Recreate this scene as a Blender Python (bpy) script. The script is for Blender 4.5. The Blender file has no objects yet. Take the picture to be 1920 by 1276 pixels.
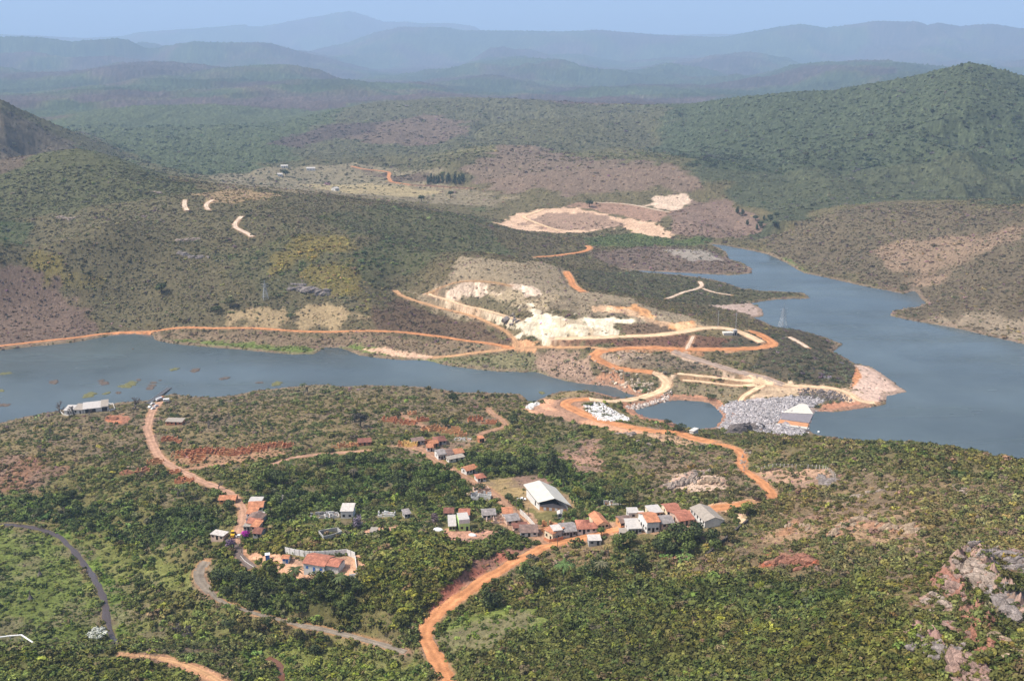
import bpy, bmesh, math, random
import numpy as np
from mathutils import Vector, Matrix, Euler
random.seed(7); rng = np.random.default_rng(7)
R_ = math.radians
# ------------------------------------------------------------------ camera, sky, sun, exposure
H = 220.0
F = 1920 * 35 / 36.0
PITCH = math.atan((638 - 95) / F)
scene = bpy.context.scene
col = scene.collection
cam_d = bpy.data.cameras.new('camera'); cam_d.lens = 35; cam_d.sensor_width = 36
cam_d.clip_start = 1; cam_d.clip_end = 60000
cam = bpy.data.objects.new('camera', cam_d); col.objects.link(cam)
cam.location = (0, 0, H); cam.rotation_euler = (math.pi / 2 - PITCH, 0, 0)
scene.camera = cam
SUN_AZ, SUN_EL = R_(-98), R_(54)            # azimuth from +Y towards +X
world = bpy.data.worlds.new('World'); scene.world = world; world.use_nodes = True
wn = world.node_tree.nodes; wl = world.node_tree.links
sky = wn.new('ShaderNodeTexSky'); sky.sky_type = 'NISHITA'; sky.sun_disc = False
sky.sun_elevation = SUN_EL; sky.sun_rotation = SUN_AZ; sky.altitude = 900; sky.dust_density = 9.0; sky.air_density = .85; sky.ozone_density = .6
wl.new(sky.outputs[0], wn['Background'].inputs[0]); wn['Background'].inputs[1].default_value = 0.15
sun_d = bpy.data.lights.new('sun', 'SUN'); sun_d.energy = 4.2; sun_d.angle = R_(0.53); sun_d.color = (1, .95, .88)
sun = bpy.data.objects.new('sun', sun_d); col.objects.link(sun)
sv = Vector((math.cos(SUN_EL) * math.sin(SUN_AZ), math.cos(SUN_EL) * math.cos(SUN_AZ), math.sin(SUN_EL)))
sun.rotation_euler = (-sv).to_track_quat('-Z', 'Y').to_euler()
scene.view_settings.view_transform = 'Standard'; scene.view_settings.look = 'None'
scene.view_settings.exposure = 0.36; scene.view_settings.gamma = 1.0
scene.cycles.max_bounces = 5; scene.cycles.diffuse_bounces = 2; scene.cycles.glossy_bounces = 2
scene.cycles.transmission_bounces = 2; scene.cycles.volume_bounces = 1; scene.cycles.transparent_max_bounces = 4
HAZE_DENSITY = 1.02e-4

# ------------------------------------------------------------------ small helpers
def P(s):
    return np.array([[float(v) for v in t.split(',')] for t in s.split()])
def ray(px):
    px = np.atleast_2d(px)[:, :2]
    x = (px[:, 0] - 960) / F; y = -(px[:, 1] - 638) / F
    sp, cp = math.sin(PITCH), math.cos(PITCH)
    return np.stack([x, cp + y * sp, -sp + y * cp], 1)
def polar(px):
    d = ray(px); h = np.hypot(d[:, 0], d[:, 1])
    return np.arctan2(d[:, 0], d[:, 1]), d[:, 2] / h      # azimuth, climb per metre
def at_z(px, z=0.0):
    a, m = polar(px); r = (np.asarray(z) - H) / m
    return a, r
def hsh(ix, iy, s):
    n = (ix * 374761393 + iy * 668265263 + s * 974634777) & 0xffffffff
    n = ((n ^ (n >> 13)) * 1274126177) & 0xffffffff
    return ((n ^ (n >> 16)) & 0xffff) / 32767.5 - 1.0
def vnoise(x, y, s=0):
    ix = np.floor(x).astype(np.int64); iy = np.floor(y).astype(np.int64)
    fx = x - ix; fy = y - iy
    fx = fx * fx * fx * (fx * (fx * 6 - 15) + 10); fy = fy * fy * fy * (fy * (fy * 6 - 15) + 10)
    a = hsh(ix, iy, s); b = hsh(ix + 1, iy, s); c = hsh(ix, iy + 1, s); d = hsh(ix + 1, iy + 1, s)
    return (a + (b - a) * fx) * (1 - fy) + (c + (d - c) * fx) * fy
def fbm(x, y, s=0, o=4, g=.5):
    t = 0; w = 1; n = 0
    for k in range(o):
        t = t + w * vnoise(x * 2 ** k + 17.3 * k, y * 2 ** k - 9.1 * k, s + k); n += w; w *= g
    return t / n
def ridged(x, y, s=0, o=4):
    t = 0; w = 1; n = 0
    for k in range(o):
        t = t + w * (1 - 2 * np.abs(vnoise(x * 2 ** k + 5.3 * k, y * 2 ** k + 3.7 * k, s + k))); n += w; w *= .5
    return t / n
def sstep(t):
    t = np.clip(t, 0, 1); return t * t * (3 - 2 * t)

# ------------------------------------------------------------------ terrain: heights of the land, all in metres above the lake
NA = 1200
AZ = np.linspace(R_(-43), R_(43), NA)
RR = np.concatenate([np.geomspace(80, 235, 50, endpoint=False), np.geomspace(235, 1350, 720, endpoint=False),
                     np.geomspace(1350, 3500, 230, endpoint=False), np.geomspace(3500, 27000, 250)])
LR = np.log(RR); NR = len(RR)
GX = RR[:, None] * np.sin(AZ)[None]; GY = RR[:, None] * np.cos(AZ)[None]
CTRL = """0,1276,38 200,1276,36 400,1276,30 0,1225,33 100,1222,30 230,1222,26 330,1240,25
219,1205,10 200,1150,10 166,1066,9.5 111,1005,9 30,984,9 60,1100,12 100,1160,12 0,1040,11 0,1180,14
280,1080,13 300,1150,13 350,1180,13 450,1210,13 560,1230,14 525,1270,13 640,1250,15 720,1262,17
845,1276,22 800,1205,21 790,1185,21 825,1145,22 910,1085,24 985,1042,26 1030,1018,26
381,1057,17 377,1092,15 409,1127,14.5 489,1153,15 594,1176,16 682,1197,17 755,1221,18
700,1080,29 600,1110,26 850,1060,30 760,1140,26 900,1020,28 500,1090,23
600,1075,27 540,1050,26 480,1030,24 660,1070,28 450,960,21 445,1005,22 650,960,21 750,930,20 860,990,25
960,960,24 1000,990,25 1100,1000,28 1215,985,33 1320,975,36 1380,948,37 930,915,20 1030,930,22 1130,900,24
840,878,17 800,845,14 700,850,13 600,852,12 450,860,12 340,882,14 300,861,11 279,800,6 290,765,3.5 160,772,3
100,850,10 0,850,8 0,920,10 100,950,12 200,900,12 300,950,17 350,1000,18 250,1000,12
550,760,6 700,770,7 850,770,7 950,760,5 910,815,10 560,800,9 400,800,9
1000,830,13 1060,850,15 1100,820,12 1180,860,18 1250,830,17 1293,822,16 1234,808,14 1156,795,11 1097,777,8.5
1054,755,7 1020,765,7 1097,727,11 1060,735,7 1130,738,6 1110,747,6 1172,751,4 1205,745,4 1234,736,4 1252,724,4
1330,828,18 1367,835,20 1395,858,24 1395,882,29 1441,914,33 1449,931,34 1300,900,26 1350,880,25 1250,920,28
1440,822,24 1520,826,34 1600,832,43 1700,830,49 1800,840,53 1920,868,57 2050,910,62
1500,880,37 1600,900,46 1750,920,55 1900,950,63 1450,970,38 1600,1000,52 1750,1000,60 1900,1050,74
1350,1040,36 1250,1040,32 1150,1050,29 1050,1080,27 1000,1100,25 1500,1050,46 1480,1100,48
1280,1276,48 1280,1150,42 1100,1200,35 1000,1276,34 900,1200,27 880,1276,26 1500,1200,58 1500,1276,64
1700,1200,76 1700,1276,82 1900,1150,86 1900,1276,100 1800,1070,76 2100,1276,110
1400,768,2 1450,750,3 1480,790,4 1420,800,3 1510,765,2
0,649,3 142,633,3.5 229,621,4 404,616,6 506,617,7 640,622,7 775,624,8 896,641,9 970,651,10
450,640,2.5 700,645,4 741,668,1.5 859,666,5 1000,680,5 943,690,1.5 1081,690,8 1044,651,12 1111,667,13 1132,681,12
1185,695,10 1254,712,6 1180,654,15 1266,654,15 1367,655,14 1453,644,12 1200,680,13 1297,671,13 1388,698,9 1455,720,6
1528,725,5 1591,736,4 1300,720,5 1400,730,4
1026,637,16 1113,634,18 1180,630,19 1263,626,20 1313,615,21 1357,612,21 1409,633,17 1350,640,16
967,605,21 1030,585,26 1100,594,26 1180,605,24 900,590,17 850,580,15 950,560,30 900,540,32 850,550,27 800,550,23
849,527,33 936,530,37 1007,542,34 1050,560,31
862,480,43 916,486,42 985,494,40 1051,501,37 1071,541,31 1130,550,29 1179,558,27 1230,579,24 1280,592,22
1100,510,13 1200,530,7 1300,545,5 1250,560,9 1330,560,5 1190,515,2 1400,550,2 1480,554,1.5 1350,590,5 1405,610,9
1467,612,6 1500,630,7 1540,640,4 1500,660,12 1560,680,9 1580,710,7 1450,670,14 1640,720,4 1600,740,4 1370,575,1
1065,520,17 1085,540,15
741,545,20 775,563,18 815,575,16 856,584,15 933,611,13 977,644,10.5 700,600,14 800,600,12 650,560,25 600,590,13
500,590,14 300,600,10 200,580,12 100,560,20 0,500,32 60,510,30 0,580,14
450,550,25 450,480,45 300,500,38 300,430,58 500,420,62 600,480,46 700,450,52 700,500,38 750,520,28 820,480,24
850,430,40 950,460,25 1004,482,16 1060,470,13 1100,464,12 650,385,62 800,400,50 900,440,34 400,365,72 480,355,72
560,365,70 350,385,70 200,420,70 100,450,62 0,430,72
450,330,22 600,320,22 560,345,20 700,345,20 760,330,24 850,360,20 900,380,20 731,323,24 728,340,22 659,312,26
1250,470,8 1300,475,7 1150,490,5 1120,475,8 1350,495,2 1200,450,4 1300,450,3
950,415,14 1011,392,20 1080,385,24 1161,405,17 1250,440,5 1100,434,8 974,430,10 1042,437,8
1111,379,25 1192,384,24 1255,398,20 1290,362,32 1360,376,26 1420,410,14 1300,420,16 1435,435,5
1100,320,48 1000,330,42 1150,300,52 850,300,52 900,330,36 1250,300,60 1300,340,45 1200,340,42
1500,300,50 1700,300,60 1900,300,70 1440,400,20
1560,400,35 1700,380,45 1850,398,54 1920,385,62 2050,380,66 1750,350,33 1900,350,36 1600,470,14 1700,490,18 1850,480,34
1920,540,26 1800,570,12 1740,560,3 1900,610,6 1760,525,9"""
# crest points given with a distance instead of a height
CREST = """150,277,1330 60,298,1300 240,300,1330 0,330,1280 300,340,1350 -120,330,1280
930,272,1800 850,280,1850 1040,290,1800 760,310,1800"""
WATER_A = P("""-300,690 0,656 67,649 142,641 189,632 219,626 256,625 286,627 293,638 324,644 371,649 421,653 489,659 553,665 590,663 610,651
640,652 674,666 741,674 802,675 829,683 896,693 943,697 1004,697 1031,705 1058,713 1085,718 1121,721 1140,723 1152,726 1174,736 1195,742
1198,745 1179,748 1168,748 1150,744 1120,736 1100,733 1080,733 1054,733 1034,737 1019,745 1005,753 990,752 977,738 910,736 856,735 829,730 775,724 707,722 640,724 600,720 526,727
485,731 438,741 391,745 345,742 324,738 305,742 276,750 219,755 202,760 120,768 81,774 47,781 0,793 -300,840""")
WATER_B = P("""1167,505 1233,509 1317,513 1367,516 1411,512 1408,502 1390,492 1367,486 1361,471 1349,464 1330,457 1358,460 1411,470 1442,477 1474,493
1507,512 1554,521 1613,535 1656,543 1695,551 1715,545 1723,555 1740,570 1719,576 1676,582 1668,592 1695,598 1789,614 1860,631 1920,645 2400,730
2400,1040 1950,935 1700,862 1600,834 1568,821 1528,814 1514,805 1525,777 1530,771 1560,772 1601,767 1637,762 1662,757 1662,742 1701,734 1682,722
1653,699 1628,686 1603,682 1562,659 1580,645 1554,635 1499,619 1452,614 1437,604 1413,596 1433,592 1429,580 1409,568 1456,561 1519,559 1507,549
1429,545 1390,541 1358,529 1319,521 1280,516 1215,511""")
WATER_C = P("""1187,766 1215,761 1250,752 1274,750 1313,752 1330,755 1341,761 1355,778 1353,788 1339,801 1320,803 1309,805 1274,800 1252,788 1213,782 1193,775""")
RANGES = [
 ("740,330,1780 800,300,1780 850,284,1780 930,271,1780 1000,274,1780 1050,289,1780 1100,312,1780", 330, 330, 18, .35, 130),
 ("1040,326,1720 1120,302,1720 1180,291,1720 1240,294,1720 1290,309,1720 1340,338,1720", 300, 320, 18, .35, 130),
 ("470,302,2250 540,276,2250 600,263,2250 660,256,2250 740,249,2250 800,255,2250 870,278,2250", 420, 420, 20, .4, 170),
 ("200,280,2550 260,262,2550 330,246,2550 420,236,2550 500,240,2550 560,254,2550 630,272,2550", 420, 450, 20, .4, 180),
 ("820,262,2200 900,240,2200 980,226,2200 1060,222,2200 1140,228,2200 1220,240,2200 1300,262,2200", 420, 420, 25, .4, 180),
 ("1380,345,1600 1440,310,1600 1500,290,1600 1560,278,1600 1620,285,1600 1680,310,1600 1740,335,1600", 380, 420, 25, .4, 170),
 ("1560,262,1800 1640,235,1800 1720,222,1800 1800,215,1800 1880,222,1800 1980,240,1800", 350, 420, 40, .4, 170),
 ("-300,104,5100 -100,100,5100 0,101,5100 60,97,5100 120,108,5000 200,104,5000 270,112,5000 340,118,5000 400,130,4900", 600, 700, 40, .5, 300),
 ("-100,190,3800 0,182,3800 90,172,3800 180,178,3800 260,168,3800 330,176,3800 420,185,3700 520,180,3700 580,192,3700", 480, 600, 30, .5, 240),
 ("640,168,5200 740,160,5200 820,148,5200 900,142,5200 980,150,5200 1060,138,5200 1120,146,5200 1200,158,5200 1290,150,5200 1340,162,5200 1420,160,5200", 600, 700, 40, .5, 320),
 ("1300,92,7800 1400,84,7800 1500,95,7800 1580,82,7800 1680,92,7800 1760,80,7800 1850,90,7800 1950,82,7800 2200,90,7800", 900, 1000, 50, .5, 460),
 ("560,128,7500 650,112,7500 740,104,7500 800,92,7500 880,98,7500 980,86,7500 1060,84,7500 1150,94,7500 1240,88,7500 1330,98,7500", 900, 1000, 50, .5, 460),  # crest polyline (x, y, distance), front width, back width, foot height, spur amplitude, spur wavelength
 ("-300,170,1750 0,187,1850 60,215,1900 150,255,1950 230,287,2000 300,310,2050 380,335,2100", 700, 900, 15, .45, 200),
 ("380,262,2350 480,245,2500 560,228,2650 640,205,2800 700,193,2900 750,190,2900 870,184,2900 960,186,2800 1040,191,2750 1100,194,2700 1200,198,2600 1280,197,2450 1330,190,2350 1400,181,2280 1480,173,2230 1560,170,2200 1640,156,2150 1720,141,2100 1780,126,2060 1820,118,2050 1860,126,2050 1920,143,2050 2050,168,2050 2300,205,2100", 900, 900, 22, .50, 230),
 ("-100,235,3000 100,222,3100 250,200,3200 400,196,3300 520,205,3300 640,225,3200", 550, 700, 20, .5, 240),
 ("-200,160,4500 0,150,4600 150,152,4500 300,148,4400 400,129,4300 480,122,4300 540,121,4300 600,131,4300 640,150,4300 700,173,4300 760,192,4300 850,205,4300", 600, 900, 30, .5, 330),
 ("-300,66,5600 0,68,5600 40,67,5600 80,69,5600 130,76,5600 180,72,5600 215,69,5600 240,72,5600 275,89,5600 300,87,5600 360,78,5500 430,80,5500 505,80,5500 550,93,5500 600,106,5500 660,121,5500 740,142,5500 800,155,5500", 620, 900, 40, .5, 420),
 ("620,150,6300 700,131,6300 760,124,6300 850,121,6300 900,112,6300 960,117,6300 1020,103,6300 1085,101,6300 1160,116,6300 1260,107,6300 1310,112,6300 1350,136,6300 1410,137,6300 1500,126,6000 1560,142,6000 1635,152,6000 1750,160,6000 1900,150,6000 2200,150,6000", 800, 900, 40, .5, 420),
 ("480,115,9500 560,102,9500 600,91,9500 650,80,9500 700,61,9500 750,50,9500 830,50,9500 870,57,9500 960,57,9500 1050,59,9500 1120,56,9500 1250,66,9500 1340,69,9500 1360,69,9500 1400,61,9500 1460,49,9500 1500,45,9500 1550,52,9500 1600,45,9500 1640,39,9500 1720,40,9500 1740,47,9500 1760,42,9500 1800,48,9500 1860,44,9500 1920,52,9500 2100,45,9500 2400,60,9500", 1300, 1400, 60, .45, 640),
 ("-300,60,13500 0,64,13500 60,66,13500 160,71,13500 230,67,13500 260,60,13500 330,55,13500 400,50,13500 460,45,13500 466,48,13500 490,49,13500 540,40,13500 580,32,13500 600,29,13500 630,22,13500 655,19,13500 680,25,13500 720,38,13500 760,38,13500 800,42,13500 850,42,13500 890,48,13500 900,55,13500 1000,62,13500 1200,66,13500 1500,60,13500 2000,55,13500", 1700, 2000, 80, .34, 900),
]
def build_heights():
    c = P(CTRL); a, r = at_z(c, c[:, 2]); pts = [np.stack([a, np.log(r), c[:, 2]], 1)]
    k = P(CREST); a, m = polar(k); pts.append(np.stack([a, np.log(k[:, 2]), H + k[:, 2] * m], 1))
    for w in (WATER_A, WATER_B, WATER_C):
        a, r = at_z(w[::2]); pts.append(np.stack([a, np.log(r), 0 * a + .2], 1))
    ex = [(az, rr, z) for az in np.linspace(-.75, .75, 9) for rr, z in ((2600, 25), (4000, 30), (9000, 40), (16500, 60), (27000, 80))]
    ex += [(az, 90, 70 + 60 * max(az, 0)) for az in np.linspace(-.75, .75, 7)]
    ex = np.array(ex); ex[:, 1] = np.log(ex[:, 1]); pts.append(ex)
    p = np.concatenate(pts)
    d = np.sqrt(((p[:, None, :2] - p[None, :, :2]) ** 2).sum(2) + 4e-4)
    n = len(p); A = np.zeros((n + 3, n + 3)); A[:n, :n] = -d + np.eye(n) * .006
    A[:n, n] = 1; A[:n, n + 1:] = p[:, :2]; A[n:, :n] = A[:n, n:].T
    w = np.linalg.solve(A, np.concatenate([p[:, 2], [0, 0, 0]]))
    ca = np.linspace(AZ[0], AZ[-1], 330); cl = np.linspace(LR[0], LR[-1], 520)
    Zc = np.zeros((520, 330))
    for i, l in enumerate(cl):
        dd = np.sqrt((ca[:, None] - p[None, :, 0]) ** 2 + (l - p[None, :, 1]) ** 2 + 4e-4)
        Zc[i] = -dd @ w[:n] + w[n] + w[n + 1] * ca + w[n + 2] * l
    fi = (LR - cl[0]) / (cl[1] - cl[0]); fj = (AZ - ca[0]) / (ca[1] - ca[0])
    i0 = np.clip(fi.astype(int), 0, 518); j0 = np.clip(fj.astype(int), 0, 328); u = (fi - i0)[:, None]; v = (fj - j0)[None]
    Z = (Zc[i0][:, j0] * (1 - v) + Zc[i0][:, j0 + 1] * v) * (1 - u) + (Zc[i0 + 1][:, j0] * (1 - v) + Zc[i0 + 1][:, j0 + 1] * v) * u
    rr = RR[:, None]
    # hills get gullies, the village plain only a gentle roll
    hill = np.clip((Z - 8) / 25, 0, 1) * sstep((rr - 560) / 250)
    Z = Z + hill * (3.2 * ridged(GX / 150, GY / 150, 3, 4) + 1.2) + .7 * fbm(GX / 30, GY / 30, 11, 3) * sstep((rr - 150) / 200)
    Z = Z + sstep((rr - 1500) / 900) * (17 * fbm(GX / 420, GY / 420, 21, 4) + 17 * ridged(GX / 300 + .3 * fbm(GX / 200, GY / 200, 29, 2), GY / 260, 23, 3))
    Z = Z + sstep((rr - 3100) / 1500) * np.clip(rr / 6000, .5, 2.2) * (135 * np.maximum(fbm(GX / 1000, GY / 1500, 25, 4, .38), -.35) + 22 * ridged(GX / 700, GY / 800, 27, 2) + 20)
    for k, (s, wf, wb, zb, amp, wl_) in enumerate(RANGES):
        q = P(s); fk = 1.0 if q[:, 2].min() < 3600 else 1.3 if q[:, 2].min() < 4700 else 1.65 if q[:, 2].min() < 9000 else 1.28; q[:, 2] *= fk; wf *= fk; wb *= fk; wl_ *= fk; a, m = polar(q); zc = H + q[:, 2] * m
        R = np.interp(AZ, a, q[:, 2])[None]; zt = np.interp(AZ, a, zc)[None]
        edge = sstep((AZ - a[0]) / .05 + (1 if a[0] < AZ[0] + .1 else 0)) * sstep((a[-1] - AZ) / .05 + (1 if a[-1] > AZ[-1] - .1 else 0))
        edge = edge[None]
        rows = np.where((RR > R.min() - wf) & (RR < R.max() + wb))[0]; sl = slice(rows[0], rows[-1] + 1)
        dr = RR[sl, None] - R
        t = np.where(dr < 0, -dr / wf, dr / wb)
        x, y = GX[sl], GY[sl]
        prof = np.clip(1 - t, -.3, 1) ** 1.0
        prof = np.where(prof > 0, np.clip(prof, 0, 1) ** 1.15, prof)
        spur = amp * 1.0 * np.minimum(ridged(x / wl_ / (1.5 if fk > 1 else 1), y / wl_ * .8 / (1.5 if fk > 1 else 1), 40 + 7 * k, 3 if fk > 1 else 4) - .12, .14) * np.clip(t * 5, 0, 1) * np.clip(1.2 - t, 0, 1)
        jag = .010 * fbm(x / wl_ * 6, y / wl_ * 6, 90 + k, 3)
        z = zb + (zt - zb) * (prof + spur + jag)
        z = z * edge + (1 - edge) * (zb - 40)
        Z[sl] = np.maximum(Z[sl], z)
    return Z
Z = build_heights()
def idx(a, r):
    fj = np.clip((a - AZ[0]) / (AZ[1] - AZ[0]), 0, NA - 1.001); fi = np.clip(np.interp(np.log(np.maximum(r, 1)), LR, np.arange(NR)), 0, NR - 1.001)
    return fi, fj
def samp(G, x, y):
    x = np.atleast_1d(x); y = np.atleast_1d(y)
    fi, fj = idx(np.arctan2(x, y), np.hypot(x, y)); i = fi.astype(int); j = fj.astype(int); u = fi - i; v = fj - j
    if G.ndim == 3: u = u[:, None]; v = v[:, None]
    return (G[i, j] * (1 - v) + G[i, j + 1] * v) * (1 - u) + (G[i + 1, j] * (1 - v) + G[i + 1, j + 1] * v) * u
def hit(px):
    """where the sight line through a pixel of the photograph meets the ground: n x 3 world points"""
    a, m = polar(px); out = np.zeros((len(a), 3)); fj = np.clip((a - AZ[0]) / (AZ[1] - AZ[0]), 0, NA - 1.001)
    for k in range(len(a)):
        j = int(fj[k]); v = fj[k] - j; prof = Z[:, j] * (1 - v) + Z[:, j + 1] * v
        d = H + RR * m[k] - prof; b = np.where(d < 0)[0]
        if len(b) == 0 or b[0] == 0: r = RR[-1]
        else:
            i = b[0]; t = d[i - 1] / (d[i - 1] - d[i]); r = RR[i - 1] + t * (RR[i] - RR[i - 1])
        out[k] = (r * math.sin(a[k]), r * math.cos(a[k]), H + r * m[k])
    return out
def window(xy, pad):
    r = np.hypot(xy[:, 0], xy[:, 1]); a = np.arctan2(xy[:, 0], xy[:, 1]); r0 = max(r.min() - pad, 81); 
    i0 = max(int(np.searchsorted(RR, r0)) - 1, 0); i1 = min(int(np.searchsorted(RR, r.max() + pad)) + 1, NR)
    j0 = max(int(np.searchsorted(AZ, a.min() - pad / r0)) - 1, 0); j1 = min(int(np.searchsorted(AZ, a.max() + pad / r0)) + 1, NA)
    return slice(i0, i1), slice(j0, j1)
def sdist(x, y, poly, closed=True):
    """signed distance (positive inside) of points to a polygon, or distance to a polyline"""
    d = np.full(x.shape, 1e9); ins = np.zeros(x.shape, bool); n = len(poly)
    for k in range(n if closed else n - 1):
        ax, ay = poly[k, :2]; bx, by = poly[(k + 1) % n, :2]; ex, ey = bx - ax, by - ay
        t = np.clip(((x - ax) * ex + (y - ay) * ey) / (ex * ex + ey * ey + 1e-9), 0, 1)
        d = np.minimum(d, (x - ax - t * ex) ** 2 + (y - ay - t * ey) ** 2)
        if closed:
            c = (ay > y) != (by > y)
            ins ^= c & (x < ex * (y - ay) / (ey if abs(ey) > 1e-9 else 1e-9) + ax)
    d = np.sqrt(d)
    return np.where(ins, d, -d) if closed else d
WATER_D = np.full(Z.shape, -1e9)
for w in (WATER_A, WATER_B, WATER_C):
    a, r = at_z(w); xy = np.stack([r * np.sin(a), r * np.cos(a)], 1); si, sj = window(xy, 150)
    x, y = GX[si, sj], GY[si, sj]
    WATER_D[si, sj] = np.maximum(WATER_D[si, sj], sdist(x, y, xy) + 1.2 * fbm(x / 9, y / 9, 5, 3))
wet = WATER_D > 0
land = -WATER_D
zl = np.maximum(Z, .25 + np.clip(land, 0, 12) * .07)
zl = np.where(land < 25, zl * sstep(land / 25 + .25) + (.25 + np.clip(land, 0, 25) * .07) * (1 - sstep(land / 25 + .25)), zl)
Z = np.where(wet, -.4 - np.minimum(WATER_D * .12, 5), zl)

# ------------------------------------------------------------------ roads: polylines on the land, width in metres
ROADS = [  # name, width, colour key, points
 ("dirt_road", 5.2, 'orange', "845,1285 820,1235 802,1207 791,1185 800,1168 825,1146 868,1116 910,1086 950,1060 985,1042 1010,1030 1030,1018 1060,1016 1080,1012 1105,1003 1140,996 1180,989 1225,978 1263,967 1300,962 1322,957 1347,951 1377,947 1410,941"),
 ("village_street", 4.6, 'dusty', "1028,1020 1019,1008 1002,993 985,980 966,965 950,946 941,936 930,930 919,921 894,907 875,897 860,887 843,878 821,865 811,855 800,848 789,840 775,836"),
 ("dirt_road", 4.2, 'pinkish', "302,752 292,761 284,774 279,789 276,803 281,819 287,833 293,849 304,861 323,874 337,882 349,886 368,898 390,907 413,915 434,927 446,938 455,952 457,968 454,979 449,992 445,1003 444,1020"),
 ("asphalt_road", 3.8, 'asphalt', "444,1018 445,1034 451,1046 462,1057 474,1064"),
 ("gravel_road", 4.2, 'gravel', "386,1052 375,1062 367,1075 377,1092 395,1110"), ("gravel_road", 1.9, 'gravel', "395,1110 409,1127 447,1139 489,1153 517,1159 559,1171"),
 ("gravel_road", 2.8, 'gravel', "559,1171 594,1177 640,1186 682,1198 727,1211 760,1222"),
 ("dirt_track", 2.6, 'dusty', "340,881 356,879 380,876 400,872 420,870"),
 ("dirt_track", 2.8, 'pinkish', "508,871 545,858 580,854 611,850 652,848 690,844"),
 ("dirt_track", 2.8, 'dusty', "915,765 921,774 937,783 949,794 949,799 930,805 910,809 896,815 902,823"),
 ("dirt_track", 2.6, 'dusty', "748,775 768,785 784,794 799,801"),
 ("dirt_road", 7.0, 'orange', "1340,829 1312,824 1293,820 1274,811 1234,808 1195,803 1156,795 1127,788 1097,777 1070,765 1056,757 1060,752 1078,749 1105,748"),
 ("dirt_road", 6.5, 'cream', "1105,748 1136,752 1172,751 1205,745 1234,736 1249,727 1253,718 1250,710 1242,704 1223,698"),
 ("dirt_road", 7.5, 'orange', "1223,698 1185,695 1156,690 1132,681 1117,673 1111,667 1117,661 1136,657 1172,653 1215,651 1266,654 1310,655 1367,655 1420,653 1445,649 1451,644 1440,637 1420,625 1405,621"),
 ("dirt_road", 7.5, 'cream', "1040,635 1113,634 1180,630 1222,629 1263,626 1288,621 1313,615 1357,612 1388,621 1409,633 1428,642"),
 ("gravel_road", 8.0, 'gravelpink', "1262,658 1297,671 1326,679 1357,690 1388,698 1430,707 1451,715 1470,722"),
 ("dirt_road", 5.5, 'cream', "1400,703 1440,713 1470,722 1487,724 1528,725 1570,728 1591,736 1612,753 1640,756"),
 ("dirt_road", 4.4, 'orange', "-200,668 0,649 67,641 142,633 189,626 229,621 303,619 404,616 506,617 640,622 707,620 775,624 829,631 896,641 943,649 966,652"),
 ("dirt_road", 3.8, 'tan', "741,545 746,552 775,563 815,575 856,584 896,594 933,611 953,626 977,644 966,652"),
 ("dirt_road", 5.0, 'tan', "812,670 859,666 910,659 963,653 990,651 1011,650 1044,651 1100,650 1140,656"),
 ("dirt_road", 6.0, 'orange', "1061,509 1071,528 1081,541 1095,547"),
 ("dirt_road", 6.0, 'orange', "1004,482 1061,477 1090,473 1102,470 1110,464 1103,461"),
 ("dirt_track", 5.0, 'orange', "659,312 678,317 731,323 728,334 733,342 769,347"),
 ("dirt_track", 5.0, 'redbrown', "769,347 831,350 894,354"),
 ("dirt_track", 4.0, 'pale', "347,375 344,383 350,395"), ("dirt_track", 4.0, 'pale', "400,375 386,381 384,386 391,394"),
 ("dirt_track", 4.5, 'pale', "453,406 434,425 459,434 473,444"),
 ("dirt_road", 4.9, 'orange', "1340,831 1367,835 1388,844 1395,858 1389,868 1395,882 1420,898 1441,914 1447,926 1450,934"),
 ("dirt_track", 2.4, 'tan', "297,1232 350,1246 391,1265 415,1280"), ("dirt_track", 1.8, 'tan', "227,1227 260,1228 297,1232"),
 ("dirt_track", 3.5, 'cream', "799,551 842,563 892,577 936,588 975,600"), ("dirt_track", 4.0, 'tanorange', "799,551 849,527 884,525 936,530 957,536"),
 ("dirt_track", 3.5, 'pale', "1250,560 1280,548 1310,541 1318,535 1312,528"), ("dirt_track", 3.0, 'pale', "1318,541 1340,549 1370,553"),
 ("dirt_track", 4.0, 'pale', "1480,632 1500,642 1515,652"),
 ("dirt_track", 4.5, 'cream', "1270,700 1330,706 1400,714 1450,721"), ("dirt_track", 3.5, 'cream', "1280,712 1340,718 1395,724 1420,722"),
 ("dirt_track", 3.5, 'cream', "1389,752 1392,744 1400,738 1415,730 1432,722"),
 ("dirt_track", 5.0, 'cream', "1020,392 990,404 974,404 990,412 1010,420 1050,433"), ("dirt_track", 5.0, 'pale', "1111,380 1150,381 1192,385 1230,394 1255,398"),
 ("dirt_track", 3.0, 'pale', "1300,630 1285,660"),
]
ROADCOL = dict(orange=(.50, .225, .10), dusty=(.34, .20, .125), pinkish=(.42, .25, .165), asphalt=(.17, .13, .11), gravel=(.24, .20, .155),
 cream=(.66, .47, .29), gravelpink=(.36, .27, .21), tan=(.48, .28, .145), redbrown=(.16, .085, .06), pale=(.60, .46, .34), tanorange=(.36, .22, .11))
def densify(p, step):
    out = [p[0]]
    for k in range(len(p) - 1):
        n = max(int(np.linalg.norm(p[k + 1, :2] - p[k, :2]) / step), 1)
        for i in range(1, n + 1): out.append(p[k] + (p[k + 1] - p[k]) * i / n)
    return np.array(out)
def smooth(p, n):
    for _ in range(n):
        q = p.copy(); q[1:-1] = (p[:-2] + 2 * p[1:-1] + p[2:]) / 4; p = q
    return p
LINES = []
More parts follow.
